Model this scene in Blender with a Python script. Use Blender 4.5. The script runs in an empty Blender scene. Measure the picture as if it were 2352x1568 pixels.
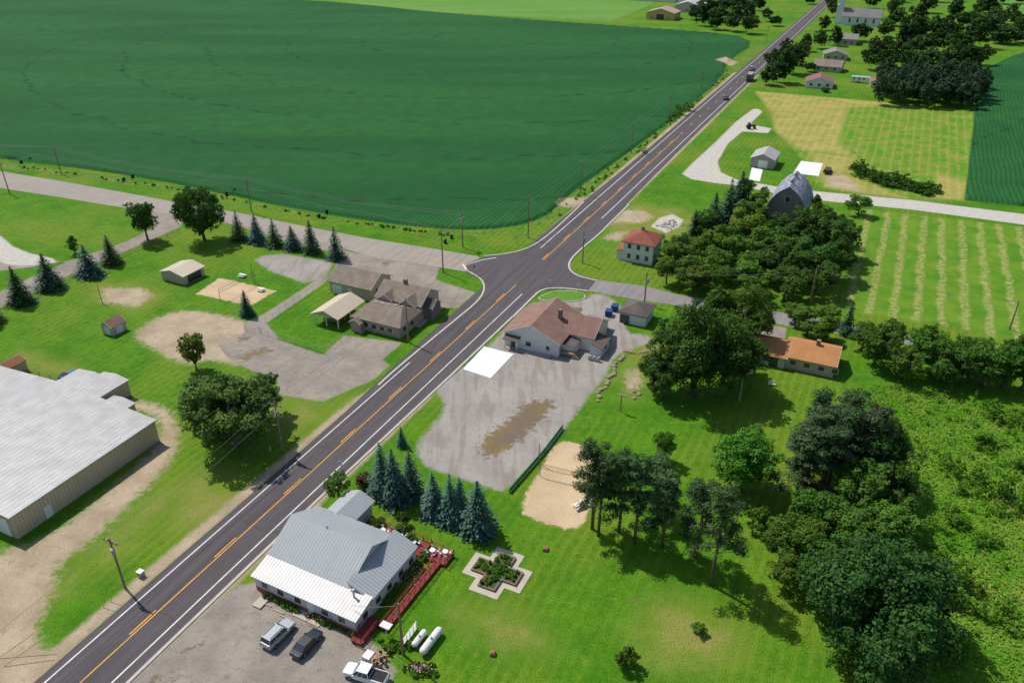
import bpy, math, random
import numpy as np
from mathutils import Vector
random.seed(7); rng=np.random.default_rng(7)
# ---------------------------------------------------------------- survey
F=28/36*2352; PITCH=math.radians(29.4); CH=85.0
SN,CS=math.sin(PITCH),math.cos(PITCH)
def P(u,v,z=0.0):
    """plan position (metres) of a point surveyed on the ground (or at height z)"""
    x=(u-1176)/F; y=(784-v)/F
    t=(CH-z)/(SN-y*CS)
    return (x*t,(CS+y*SN)*t)
def HT(b,t,u=1176):
    """height of an upright thing with foot row b and top row t"""
    Y0=P(u,b)[1]; y=(784-t)/F
    return CH+Y0*(y*CS-SN)/(CS+y*SN)
C0=np.array(P(188,1560)); C1=np.array(P(1902,0))
RD=(C1-C0)/np.linalg.norm(C1-C0); ND=np.array([RD[1],-RD[0]])
ANG=math.atan2(ND[1],ND[0])
def RF(d,s): 
    q=C0+RD*s+ND*d; return (float(q[0]),float(q[1]))
def toRF(p):
    q=np.array(p)-C0; return float(q@ND),float(q@RD)
# ---------------------------------------------------------------- world
sc=bpy.context.scene
sc.view_settings.view_transform='Standard'; sc.view_settings.look='None'; sc.view_settings.exposure=0
w=bpy.data.worlds.new("World"); sc.world=w; w.use_nodes=True
nt=w.node_tree; bg=nt.nodes['Background']
sky=nt.nodes.new('ShaderNodeTexSky'); sky.sky_type='NISHITA'; sky.sun_disc=False
SUN_EL=math.radians(55); 
sdx,sdy=0.74,-0.67
sky.sun_elevation=SUN_EL; sky.sun_rotation=math.atan2(-sdx,-sdy)%(2*math.pi)
nt.links.new(sky.outputs[0],bg.inputs[0]); bg.inputs[1].default_value=0.125
sl=bpy.data.lights.new('sun','SUN'); sl.energy=4.4; sl.angle=math.radians(0.5); sl.color=(1,.955,.88)
so=bpy.data.objects.new('sun',sl); sc.collection.objects.link(so)
l=math.hypot(sdx,sdy); dv=Vector((sdx/l*math.cos(SUN_EL),sdy/l*math.cos(SUN_EL),-math.sin(SUN_EL)))
so.rotation_euler=dv.to_track_quat('-Z','Y').to_euler(); so.location=(-100,200,200)
cam=bpy.data.cameras.new('camera'); co=bpy.data.objects.new('camera',cam); sc.collection.objects.link(co)
co.location=(0,0,CH); co.rotation_euler=(math.radians(90)-PITCH,0,0)
cam.lens=28; cam.sensor_width=36; cam.clip_end=9000; cam.clip_start=1; sc.camera=co
# ---------------------------------------------------------------- node helper
class N:
    def __init__(s,name):
        s.m=bpy.data.materials.new(name); s.m.use_nodes=True; s.t=s.m.node_tree
        s.b=s.t.nodes['Principled BSDF']; s.out=s.t.nodes['Material Output']
        s.pos=None
    def n(s,t): return s.t.nodes.new(t)
    def L(s,a,b): s.t.links.new(a,b)
    def put(s,sock,v):
        if isinstance(v,bpy.types.NodeSocket): s.L(v,sock)
        elif isinstance(v,(tuple,list)): sock.default_value=(*v[:3],1) if len(sock.default_value)==4 else v
        else: sock.default_value=v
    def P(s):
        if s.pos is None:
            g=s.n('ShaderNodeNewGeometry'); s.pos=g.outputs['Position']
        return s.pos
    def noise(s,sc,det=3,vec=None,rough=.55):
        q=s.n('ShaderNodeTexNoise'); q.inputs['Scale'].default_value=sc; q.inputs['Detail'].default_value=det; q.inputs['Roughness'].default_value=rough
        s.L(vec or s.P(),q.inputs['Vector']); return q.outputs['Fac']
    def M(s,op,a,b=0.0,c=None,clamp=False):
        q=s.n('ShaderNodeMath'); q.operation=op; q.use_clamp=clamp
        s.put(q.inputs[0],a); s.put(q.inputs[1],b)
        if c is not None: s.put(q.inputs[2],c)
        return q.outputs[0]
    def mix(s,f,a,b,mode='MIX'):
        q=s.n('ShaderNodeMix'); q.data_type='RGBA'; q.blend_type=mode
        s.put(q.inputs[0],f); s.put(q.inputs[6],a); s.put(q.inputs[7],b); return q.outputs[2]
    def rng(s,v,a,b,c=0,d=1):
        q=s.n('ShaderNodeMapRange'); s.put(q.inputs[0],v)
        for i,x in enumerate((a,b,c,d)): q.inputs[i+1].default_value=x
        return q.outputs[0]
    def attr(s,name):
        q=s.n('ShaderNodeAttribute'); q.attribute_name=name; return q.outputs['Fac']
    def dot(s,vec,d):
        q=s.n('ShaderNodeVectorMath'); q.operation='DOT_PRODUCT'; s.L(vec,q.inputs[0]); q.inputs[1].default_value=d; return q.outputs['Value']
    def scale(s,vec,d):
        q=s.n('ShaderNodeVectorMath'); q.operation='MULTIPLY'; s.L(vec,q.inputs[0]); q.inputs[1].default_value=d; return q.outputs[0]
    def bump(s,h,st,dist):
        q=s.n('ShaderNodeBump'); q.inputs['Strength'].default_value=st; q.inputs['Distance'].default_value=dist
        s.L(h,q.inputs['Height']); s.L(q.outputs[0],s.b.inputs['Normal'])
    def fin(s,col,rough=.85,metal=0,spec=.3):
        s.put(s.b.inputs['Base Color'],col); s.put(s.b.inputs['Roughness'],rough)
        s.b.inputs['Metallic'].default_value=metal; s.b.inputs['Specular IOR Level'].default_value=spec
        return s.m
def pm(name,c1,c2=None,sc=1.0,rough=.8,metal=0,spec=.3,bump=0,sc2=None):
    q=N(name); c2=c2 or tuple(x*.75 for x in c1)
    a=q.noise(sc,3); 
    f=q.rng(a,.3,.7)
    col=q.mix(f,c1,c2)
    b=q.noise(sc2 or sc*14,2); col=q.mix(q.rng(b,.3,.7,0,.35),col,tuple(x*.6 for x in c1))
    return q.fin(col,rough,metal,spec)
def ribbed(name,c,axis,spacing,rough=.45,metal=.0,dirt=(.25,.22,.2),dirta=.25,depth=.35,spec=.4):
    q=N(name); tc=q.n('ShaderNodeTexCoord').outputs['Object']
    d=q.dot(tc,(1,0,0) if axis=='x' else ((0,1,0) if axis=='y' else (0,0,1)))
    f=q.M('FRACT',q.M('DIVIDE',d,spacing)); 
    line=q.rng(f,.75,.93)
    col=q.mix(q.M('MULTIPLY',line,depth),c,tuple(x*.35 for x in c))
    big=q.rng(q.noise(.35,4),.42,.75,0,dirta); col=q.mix(big,col,dirt)
    st=q.rng(q.noise(1.0,4,q.scale(tc,(3,.35,1) if axis=='x' else (.35,3,1))),.45,.8,0,dirta*1.3); col=q.mix(st,col,tuple(x*.7 for x in c))
    q.bump(line,.5,.05)
    return q.fin(col,rough,metal,spec)
# ---------------------------------------------------------------- mesh helpers
def newob(name,me,par=None,mat=None):
    o=bpy.data.objects.new(name,me); sc.collection.objects.link(o)
    if par: o.parent=par
    if mat: 
        for m in (mat if isinstance(mat,(list,tuple)) else [mat]): me.materials.append(m)
    return o
def mk(name,vs,fs,mat=None,par=None,smooth=False):
    me=bpy.data.meshes.new(name); me.from_pydata([tuple(v) for v in vs],[],fs); me.update()
    if smooth: me.shade_smooth()
    return newob(name,me,par,mat)
BOXF=[(0,3,2,1),(4,5,6,7),(0,1,5,4),(1,2,6,5),(2,3,7,6),(3,0,4,7)]
def boxv(x0,x1,y0,y1,z0,z1): return [(x0,y0,z0),(x1,y0,z0),(x1,y1,z0),(x0,y1,z0),(x0,y0,z1),(x1,y0,z1),(x1,y1,z1),(x0,y1,z1)]
class MB:  # mesh accumulator
    def __init__(s): s.v=[]; s.f=[]
    def add(s,vs,fs):
        k=len(s.v); s.v+= [tuple(a) for a in vs]; s.f+=[tuple(i+k for i in f) for f in fs]; return s
    def box(s,*a): return s.add(boxv(*a),BOXF)
    def rbox(s,cx,cy,hx,hy,z0,z1,a):
        c,si=math.cos(a),math.sin(a)
        vs=[(cx+x*c-y*si,cy+x*si+y*c,z) for x,y,z in boxv(-hx,hx,-hy,hy,z0,z1)]
        return s.add(vs,BOXF)
    def cyl(s,a,b,r0,r1,n=8):
        a=Vector(a); b=Vector(b); d=(b-a).normalized(); t=d.orthogonal().normalized(); q=d.cross(t)
        vs=[]
        for p,r in ((a,r0),(b,r1)):
            for i in range(n):
                an=2*math.pi*i/n; vs.append(p+t*math.cos(an)*r+q*math.sin(an)*r)
        fs=[(i,(i+1)%n,n+(i+1)%n,n+i) for i in range(n)]+[tuple(range(n-1,-1,-1)),tuple(range(n,2*n))]
        return s.add(vs,fs)
    def ob(s,name,mat,par=None,smooth=False): return mk(name,s.v,s.f,mat,par,smooth)
def prism(prof,b0,b1,axis):
    n=len(prof); vs=[]
    for b in (b0,b1):
        for a,z in prof: vs.append((b,a,z) if axis=='x' else (a,b,z))
    fs=[tuple(range(n)),tuple(range(2*n-1,n-1,-1))]+[(i,(i+1)%n,n+(i+1)%n,n+i) for i in range(n)]
    return vs,fs
def empty(name,loc,rz=0):
    o=bpy.data.objects.new(name,None); o.empty_display_size=.5; o.location=loc; o.rotation_euler=(0,0,rz); sc.collection.objects.link(o); return o
def chaikin(p,it=2,closed=True):
    p=[np.array(a,float) for a in p]
    for _ in range(it):
        q=[]; n=len(p)
        for i in range(n if closed else n-1):
            a,b=p[i],p[(i+1)%n]; q+=[a*.75+b*.25,a*.25+b*.75]
        if not closed: q=[p[0]]+q+[p[-1]]
        p=q
    return p
def sheet(name,pix,z,mat,smooth=0):
    pts=[P(u,v) for u,v in pix]
    if smooth: pts=chaikin(pts,smooth)
    return mk(name,[(p[0],p[1],z) for p in pts],[tuple(range(len(pts)))],mat)
def ribpts(pts,w0,w1):
    pts=[np.array(p,float) for p in pts]; Lf=[];Rt=[]
    for i,p in enumerate(pts):
        a=pts[max(i-1,0)]; b=pts[min(i+1,len(pts)-1)]; d=b-a; d/=np.linalg.norm(d); n=np.array([d[1],-d[0]])
        Lf.append(p+n*w0); Rt.append(p+n*w1)
    return Lf,Rt
def ribbon(mb,pts,w0,w1,z):
    Lf,Rt=ribpts(pts,w0,w1); n=len(Lf)
    mb.add([(p[0],p[1],z) for p in Lf]+[(p[0],p[1],z) for p in Rt],[(i,i+1,n+i+1,n+i) for i in range(n-1)])
def kerb(mb,pts,w=.45,h=.13,off=0):
    Lf,Rt=ribpts(pts,off,off+w); n=len(Lf)
    vs=[(p[0],p[1],0) for p in Lf]+[(p[0],p[1],h) for p in Lf]+[(p[0],p[1],h) for p in Rt]+[(p[0],p[1],0) for p in Rt]
    fs=[]
    for i in range(n-1):
        for k in range(3): fs.append((k*n+i,k*n+i+1,(k+1)*n+i+1,(k+1)*n+i))
    mb.add(vs,fs)
# ---------------------------------------------------------------- ground masks
zones={
'crop':[([(-500,290),(0,366),(230,393),(420,425),(520,448),(740,492),(900,515),(1050,530),(1170,524),(1250,500),(1290,465),(1330,430),(1420,368),(1550,272),(1660,180),(1672,140),(1735,102),(1690,80),(1500,66),(1300,52),(1000,30),(820,10),(600,-5),(0,-70),(-700,-110)],1),
        ([(2245,170),(2300,140),(2352,120),(2700,100),(2700,520),(2352,476),(2215,460),(2235,290)],0)],
'lfield':[([(760,2),(1000,28),(1400,50),(1495,12),(1520,-30),(400,-90),(300,-60)],0),([(2300,0),(2320,60),(2352,95),(2600,60),(2500,-60),(2280,-50)],0)],
'hay':[([(1735,210),(1950,228),(2232,255),(2235,290),(2213,460),(2050,452),(1880,428),(1850,380),(1830,350),(1780,300),(1775,260)],0)],
'haytan':[([(1735,210),(1950,228),(2090,240),(1945,248),(1925,330),(1960,360),(1900,350),(1840,345),(1780,300),(1775,260)],0),([(1860,350),(1960,362),(1975,385),(1940,400),(2080,455),(1900,432),(1880,400)],0),([(2150,395),(2225,420),(2213,460),(2150,455)],0)],
'hay2':[([(1965,478),(2352,522),(2700,560),(2700,840),(2352,790),(2200,752),(1950,715),(1940,600)],0)],
'meadow':[([(1975,880),(2100,890),(2352,960),(2800,1000),(2800,1800),(1960,1700),(1930,1568),(1900,1500),(1860,1400),(1880,1300),(1920,1150),(1960,1000)],1)],
'verge':[([(1180,530),(1260,512),(1300,475),(1420,385),(1560,285),(1680,185),(1760,110),(1735,100),(1660,180),(1550,272),(1420,368),(1330,430),(1280,470)],0),([(-300,330),(0,372),(420,430),(740,497),(1050,537),(1160,530),(1060,545),(740,505),(420,440),(0,385),(-300,345)],0)],
'dry':[([(230,652),(335,655),(372,680),(318,716),(222,697),(203,674)],0),([(1400,500),(1440,470),(1500,470),(1600,485),(1590,540),(1500,560),(1400,560)],1),([(1480,765),(1545,772),(1530,830),(1460,920),(1420,900),(1440,840)],1),
       ([(1890,395),(1960,400),(1985,440),(2080,452),(2200,462),(1980,455),(1890,430)],1),([(1500,1360),(1640,1380),(1720,1500),(1560,1560),(1440,1480)],1),([(1750,225),(1900,228),(2000,240),(1880,290),(1790,300)],1),
       ([(60,1400),(200,1340),(380,1180),(420,1100),(330,1150),(200,1260)],1),([(640,900),(760,940),(860,900),(700,1010),(620,980)],1),([(0,830),(60,800),(200,850),(130,870)],1),([(1020,1380),(1200,1400),(1300,1500),(1100,1480)],1),([(400,1090),(560,1080),(600,1120),(400,1260)],1)],
'dirt':[([(240,662),(325,662),(350,680),(312,705),(235,692)],0),
        ([(300,770),(360,728),(430,710),(500,722),(560,737),(640,770),(620,800),(560,845),(480,822),(430,842),(350,800)],1),
        ([(240,912),(330,922),(380,935),(405,970),(412,1020),(384,1072),(305,1150),(220,1232),(130,1295),(125,1340),(100,1400),(78,1465),(120,1500),(170,1490),(80,1580),(-250,1700),(-300,1300),(-50,1280),(60,1255),(140,1215),(240,1135),(325,1060),(370,1010),(370,965),(340,945),(250,930)],1),
        ([(1405,515),(1415,495),(1440,482),(1480,485),(1500,500),(1470,512),(1430,510)],0),
        ([(1385,548),(1410,534),(1440,532),(1420,553)],0),
        ([(1905,400),(1940,402),(1975,440),(1900,428)],0),
        ([(300,1568),(420,1545),(560,1560),(620,1600),(300,1620)],2),([(880,1490),(900,1535),(885,1568),(845,1568),(850,1500)],1),
        ([(1640,140),(1665,134),(1695,142),(1680,152)],0),([(1440,465),(1460,448),(1300,455),(1280,470),(1300,476)],0),
        ([(1440,852),(1460,850),(1472,872),(1460,900),(1442,892)],0)],
'shoulder':[],
'gravel':[([(1215,700),(1262,690),(1345,690),(1362,673),(1395,678),(1440,715),(1432,765),(1490,770),(1500,785),(1470,795),(1412,815),(1390,865),(1345,920),(1295,985),(1250,1040),(1210,1080),(1160,1128),(1125,1122),(1070,1100),(1010,1085),(965,1060),(955,1020),(1000,970),(1026,935),(1010,905),(985,893),(1065,845),(1150,770),(1185,725)],1),
          ([(585,597),(600,588),(650,583),(700,592),(765,603),(745,640),(700,650),(620,622)],0)],
'oldasph':[([(520,512),(760,558),(800,578),(1010,612),(1000,642),(1092,672),(1050,708),(1010,705),(925,700),(870,650),(750,600),(770,580),(680,560)],0),
           ([(560,742),(600,725),(735,638),(752,645),(612,742),(640,780),(742,815),(790,770),(830,775),(925,787),(878,826),(895,838),(858,872),(740,922),(640,905),(636,870),(575,850),(520,820),(500,790),(560,765)],0),
           ([(540,1345),(600,1335),(840,1445),(872,1500),(905,1540),(890,1620),(240,1620),(340,1530),(400,1475),(480,1400)],0),
           ([(378,478),(425,500),(415,520),(330,560),(220,605),(100,660),(0,706),(-250,790),(-250,750),(0,670),(60,642),(150,603),(80,588),(20,562),(0,548),(-80,500),(-80,520),(-80,640),(-40,625),(60,615),(170,596),(290,555),(350,525),(335,480)],0),
           ([(1738,742),(1806,752),(1802,785),(1726,775)],0)],
'sand':[([(505,638),(634,668),(575,702),(450,675)],0),([(1280,1010),(1340,1020),(1400,1060),(1395,1100),(1350,1180),(1328,1222),(1203,1187),(1198,1150),(1240,1080)],1)],
'pale':[([(1732,249),(1754,254),(1722,286),(1772,295),(1764,306),(1705,302),(1672,330),(1648,372),(1655,395),(1690,412),(1780,428),(1880,440),(2100,460),(2352,492),(2700,535),(2700,565),(2352,516),(2100,482),(1880,460),(1770,442),(1700,427),(1640,420),(1590,412),(1566,400),(1590,375),(1640,330),(1690,280)],0),
        ([(1495,520),(1515,500),(1545,492),(1570,505),(1560,520),(1530,535)],0),([(-60,500),(0,540),(40,575),(150,600),(60,612),(0,605),(-80,560)],1)],
'wet':[([(1110,1000),(1180,950),(1200,920),(1270,912),(1280,935),(1240,980),(1190,1020),(1150,1050),(1100,1055),(1095,1020)],1),
       ([(570,812),(600,792),(640,805),(600,815),(560,835),(530,820)],1),([(540,770),(585,768),(575,785),(545,785)],2),([(400,1490),(480,1470),(470,1490),(400,1505)],2),([(330,1560),(430,1545),(400,1568),(330,1580)],2),([(870,600),(905,598),(900,612),(870,612)],2),([(600,555),(640,552),(640,560),(605,562)],2)],
}
s_end=toRF(P(880,890))[1]
zones['shoulder'].append(([RF(-5.0,-60),RF(-5.0,s_end),RF(-6.4,s_end-6),RF(-7.2,20),RF(-7.6,-60)],'w'))
zones['shoulder'].append(([RF(5.2,170),RF(5.2,420),RF(6.6,420),RF(6.8,170)],'w'))
zones['shoulder'].append(([RF(-5.2,160),RF(-5.2,420),RF(-7.0,420),RF(-7.2,160)],'w'))
zones['shoulder'].append(([RF(5.2,-60),RF(5.2,toRF(P(1000,905))[1]),RF(6.9,toRF(P(1000,905))[1]),RF(6.4,20),RF(6.4,-60)],'w'))
def axis_coords(a,b,step,lo,hi,cap_lo,cap_hi,cap):
    c=list(np.arange(a,b,step)); s=step; x=c[-1]
    while x<hi:
        s=min(s*1.06,cap) if x<cap_hi else s*1.25
        x+=s; c.append(x)
    s=step; x=c[0]
    while x>lo:
        s=min(s*1.06,cap) if x>cap_lo else s*1.25
        x-=s; c.insert(0,x)
    return np.array(c)
xs=axis_coords(-135,135,.62,-4500,4500,-480,480,3.5); ys=axis_coords(52,300,.62,-500,7000,20,950,4.0)
GX,GY=np.meshgrid(xs,ys); pts=np.stack([GX.ravel(),GY.ravel()],1); nx,ny=len(xs),len(ys)
def sdpoly(p,poly):
    poly=np.array(poly); d=np.full(len(p),1e9); ins=np.zeros(len(p),bool)
    n=len(poly)
    for i in range(n):
        a=poly[i]; b=poly[(i+1)%n]; e=b-a; w_=p-a
        t=np.clip((w_@e)/max(e@e,1e-9),0,1); q=w_-t[:,None]*e
        d=np.minimum(d,(q*q).sum(1))
        c=((a[1]<=p[:,1])!=(b[1]<=p[:,1]))
        if abs(e[1])>1e-9:
            xi=a[0]+(p[:,1]-a[1])/e[1]*e[0]; ins^=(c&(p[:,0]<xi))
    return np.where(ins,1,-1)*np.sqrt(d)
CL=4.0; masks={}
for k,pl in zones.items():
    m=np.full(len(pts),-CL)
    for pix,sm in pl:
        poly=pix if sm=='w' else [P(u,max(v,-160)) for u,v in pix]
        if sm not in('w',0): poly=chaikin(poly,sm)
        poly=np.array(poly); lo=poly.min(0)-CL; hi=poly.max(0)+CL
        idx=np.where((pts[:,0]>lo[0])&(pts[:,0]<hi[0])&(pts[:,1]>lo[1])&(pts[:,1]<hi[1]))[0]
        if len(idx): m[idx]=np.maximum(m[idx],np.clip(sdpoly(pts[idx],poly),-CL,CL))
    masks[k]=m
zz=np.zeros(len(pts))
cs=np.clip((masks['crop']-.1)/1.1,0,1); cs=cs*cs*(3-2*cs); zz+=cs*.75
vs=np.stack([pts[:,0],pts[:,1],zz],1)
me=bpy.data.meshes.new('ground'); me.vertices.add(len(vs)); me.vertices.foreach_set('co',vs.ravel())
I,J=np.meshgrid(np.arange(nx-1),np.arange(ny-1)); a=(J*nx+I).ravel()
q=np.stack([a,a+1,a+1+nx,a+nx],1).astype(np.int32); nf=len(q)
me.loops.add(nf*4); me.loops.foreach_set('vertex_index',q.ravel()); me.polygons.add(nf)
me.polygons.foreach_set('loop_start',np.arange(0,nf*4,4)); me.polygons.foreach_set('loop_total',np.full(nf,4))
me.update(); me.validate()
for k,m in masks.items():
    at=me.attributes.new('m_'+k,'FLOAT','POINT'); at.data.foreach_set('value',m.astype(np.float32))
g=N('ground_cover'); e1=(float(ND[0]),float(ND[1]),0); e2=(float(RD[0]),float(RD[1]),0)
pos=g.P()
nL=g.noise(.03,3,rough=.6); nM=g.noise(.15,4,rough=.62); nS=g.noise(.8,4,rough=.7); nF=g.noise(4.2,2,rough=.75)
du=g.dot(pos,e1); dw=g.dot(pos,e2)
def two(c1,c2,f): return g.mix(f,c1,c2)
# lawn
lawn=two((.052,.180,.005),(.098,.245,.008),g.rng(nM,.36,.62))
lawn=g.mix(g.rng(nL,.46,.62,0,.75),lawn,(.170,.235,.018))
lawn=g.mix(g.rng(nS,.50,.66,0,.6),lawn,(.035,.130,.005))
lawn=g.mix(g.rng(nS,.44,.30,0,.65),lawn,(.20,.26,.035))
lawn=g.mix(g.rng(nF,.46,.66,0,.75),lawn,(.026,.075,.005))
st=g.M('SINE',g.M('MULTIPLY',g.M('ADD',du,g.M('MULTIPLY',nM,1.2)),2*math.pi/1.7))
lawn=g.mix(g.M('MULTIPLY',g.rng(st,-.2,1,0,.34),g.rng(nL,.38,.58)),lawn,(.18,.28,.03))
dry=g.mix(g.rng(nM,.38,.6),(.16,.24,.02),(.27,.25,.07)); dry=g.mix(g.rng(nF,.45,.68,0,.7),dry,(.06,.12,.01))
# crops
cw=g.noise(1,3,g.scale(pos,(.006,.03,1)))
crop=two((.012,.088,.022),(.023,.125,.029),g.rng(cw,.38,.62))
crop=g.mix(g.rng(nM,.40,.66,0,.5),crop,(.009,.058,.014))
r=g.M('SINE',g.M('MULTIPLY',g.M('ADD',du,g.M('MULTIPLY',nL,5.)),2*math.pi/1.52))
crop=g.mix(g.rng(r,.0,1,0,.6),crop,(.005,.028,.008))
crop=g.mix(g.rng(nF,.48,.68,0,.6),crop,(.034,.155,.032))
arc=g.n('ShaderNodeVectorMath'); arc.operation='DISTANCE'; g.L(pos,arc.inputs[0]); arc.inputs[1].default_value=(-15,560,0)
ar=g.M('FRACT',g.M('DIVIDE',g.M('ADD',arc.outputs['Value'],g.M('MULTIPLY',nL,18)),47.))
crop=g.mix(g.M('MULTIPLY',g.rng(ar,.955,.985),g.rng(nM,.42,.6,0,.8)),crop,(.005,.030,.008))
lf=two((.10,.24,.03),(.14,.28,.05),g.rng(cw,.4,.6)); lf=g.mix(g.rng(nM,.3,.7,0,.4),lf,(.07,.19,.03))
hr=g.M('SINE',g.M('MULTIPLY',g.M('ADD',du,g.M('MULTIPLY',nM,2.6)),2*math.pi/3.1))
hay=g.mix(g.rng(nM,.4,.62),(.085,.23,.012),(.20,.25,.035))
hay=g.mix(g.M('MULTIPLY',g.rng(hr,.2,1),g.rng(nS,.42,.60,.0,.7)),hay,(.36,.31,.10))
haytan=g.mix(g.rng(nM,.4,.62),(.36,.31,.09),(.24,.25,.045)); haytan=g.mix(g.M('MULTIPLY',g.rng(hr,0,1),g.rng(nS,.4,.6,0,.6)),haytan,(.45,.38,.15))
hr2=g.M('SINE',g.M('MULTIPLY',g.M('ADD',du,g.M('MULTIPLY',nM,3.5)),2*math.pi/5.0))
hay2=g.mix(g.rng(nM,.38,.62),(.075,.21,.012),(.15,.26,.02))
hay2=g.mix(g.M('MULTIPLY',g.rng(hr2,.1,.85),g.rng(nS,.42,.58,.1,.9)),hay2,(.38,.34,.13))
hay2=g.mix(g.rng(nF,.45,.75,0,.4),hay2,(.04,.11,.008))
mead=g.mix(g.rng(nM,.4,.6),(.085,.26,.008),(.19,.30,.03)); mead=g.mix(g.rng(nS,.4,.7,0,.7),mead,(.045,.15,.006)); mead=g.mix(g.rng(nF,.4,.7,0,.6),mead,(.03,.10,.004))
verge=g.mix(g.rng(nM,.4,.6),(.09,.21,.015),(.21,.24,.04)); verge=g.mix(g.rng(nS,.45,.58,0,.8),verge,(.03,.11,.01))
dirt=g.mix(g.rng(nM,.38,.62),(.50,.395,.275),(.36,.28,.19)); dirt=g.mix(g.rng(nS,.56,.70,0,.55),dirt,(.17,.19,.06)); dirt=g.mix(g.rng(nF,.4,.7,0,.5),dirt,(.22,.165,.11))
grav=g.mix(g.rng(nM,.38,.62),(.33,.30,.27),(.265,.238,.21)); grav=g.mix(g.rng(nS,.48,.7,0,.5),grav,(.20,.165,.135)); grav=g.mix(g.rng(nF,.3,.75,0,.55),grav,(.42,.40,.37))
tr=g.noise(1,3,g.scale(pos,(.6,.09,1))); grav=g.mix(g.rng(tr,.5,.6,0,.45),grav,(.21,.17,.135))
old=g.mix(g.rng(nM,.38,.62),(.225,.195,.165),(.32,.275,.225)); old=g.mix(g.rng(nS,.5,.7,0,.55),old,(.15,.125,.105)); old=g.mix(g.rng(nF,.4,.75,0,.45),old,(.36,.33,.29))
vor=g.n('ShaderNodeTexVoronoi'); vor.feature='DISTANCE_TO_EDGE'; vor.inputs['Scale'].default_value=.17
ws=g.n('ShaderNodeVectorMath'); ws.operation='MULTIPLY_ADD'; nc=g.n('ShaderNodeTexNoise'); nc.inputs['Scale'].default_value=.5; nc.inputs['Detail'].default_value=4; g.L(pos,nc.inputs['Vector']); g.L(nc.outputs['Color'],ws.inputs[0]); ws.inputs[1].default_value=(6,6,6); g.L(pos,ws.inputs[2]); g.L(ws.outputs[0],vor.inputs['Vector'])
crk=g.rng(vor.outputs[0],.0,.010,1,0); old=g.mix(g.M('MULTIPLY',crk,g.rng(nM,.42,.6,.0,.5)),old,(.08,.07,.06))
sand=g.mix(g.rng(nM,.38,.62),(.62,.47,.295),(.50,.37,.23)); sand=g.mix(g.rng(nF,.4,.7,0,.5),sand,(.38,.275,.17))
pale=g.mix(g.rng(nS,.35,.65),(.55,.51,.45),(.42,.39,.34))
wet=g.mix(g.rng(nM,.4,.6),(.20,.135,.055),(.15,.12,.09))
col=lawn
edge=g.M('SUBTRACT',g.M('ADD',g.M('MULTIPLY',nS,.7),g.M('MULTIPLY',nF,.3)),.5)
def layer(col,key,c,amp,soft,bias=0):
    sd=g.attr('m_'+key)
    f=g.M('ADD',sd,g.M('MULTIPLY',edge,amp*2.2)); f=g.rng(f,-soft+bias,soft+bias)
    return g.mix(f,col,c),f
for key,c,amp,soft,b in (('dry',dry,7,3.2,.6),('lfield',lf,.5,1,0),('hay',hay,1.5,.8,0),('haytan',haytan,3,1.5,0),('hay2',hay2,2,1,0),('meadow',mead,3,1.2,0),('verge',verge,3,1.5,0),('crop',crop,.5,.3,0),('dirt',dirt,4.5,.9,.0),('shoulder',dirt,1.3,.5,0),('gravel',grav,2.0,.5,0),('oldasph',old,.9,.2,0),('sand',sand,1.5,.25,0),('pale',pale,.9,.3,0),('wet',wet,5,.5,.6)):
    col,fl=layer(col,key,c,amp,soft,b)
rg=g.rng(fl,0,1,.95,.4)
g.bump(nF,.7,.25)
gm=g.fin(col,rg,0,.12)
newob('ground',me,None,gm)
# ---------------------------------------------------------------- roads
def asph(name,c,c2,crack=.3):
    q=N(name); p=q.P(); d=q.dot(p,e1); s_=q.dot(p,e2)
    a=q.noise(.12,4); b=q.noise(1.0,4); f=q.noise(14,1)
    col=q.mix(q.rng(a,.35,.65),c,c2); 
    comb=q.n('ShaderNodeCombineXYZ'); q.L(q.M('MULTIPLY',d,1.1),comb.inputs[0]); q.L(q.M('MULTIPLY',s_,.04),comb.inputs[1])
    ls=q.noise(1,3,comb.outputs[0]); col=q.mix(q.rng(ls,.38,.65,0,.5),col,tuple(x*1.5 for x in c))
    col=q.mix(q.rng(b,.5,.8,0,crack),col,tuple(x*.6 for x in c))
    col=q.mix(q.rng(f,.3,.8,0,.3),col,tuple(x*1.6 for x in c))
    return q.fin(col,.9,0,.15)
M_road=asph('asphalt_dark',(.083,.073,.076),(.070,.061,.064))
M_side=asph('asphalt_weathered',(.24,.21,.18),(.29,.255,.22))
M_east=asph('asphalt_grey',(.21,.19,.185),(.17,.155,.15))
M_conc=pm('concrete_kerb',(.52,.48,.42),(.42,.38,.33),.8)
M_white=pm('road_paint_white',(.74,.73,.70),(.5,.48,.47),.5,rough=.7,sc2=3)
M_yel=pm('road_paint_yellow',(.78,.40,.03),(.56,.28,.04),.5,rough=.7,sc2=3)
S=lambda u,v:toRF(P(u,v))[1]
sJ0=S(1060,775); sJ1=S(1330,520)
SL=[-80,0,40,S(850,965),S(960,865),sJ0,S(1150,690),S(1255,590),sJ1,S(1462,400),S(1560,312),S(1750,138),S(1902,0),2500]
WL=[5.0,5.0,5.0,5.1,5.9,6.4,6.6,7.4,7.2,6.0,5.6,5.4,5.4,5.4]
WR=[5.2,5.2,5.4,5.9,6.4,6.6,6.8,7.2,6.8,6.0,5.6,5.4,5.4,5.4]
n=len(SL); vsr=[(*RF(-WL[i],SL[i]),.03) for i in range(n)]+[(*RF(WR[i],SL[i]),.03) for i in range(n)]
mk('highway_road',vsr,[(i,n+i,n+i+1,i+1) for i in range(n-1)],M_road)
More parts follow.
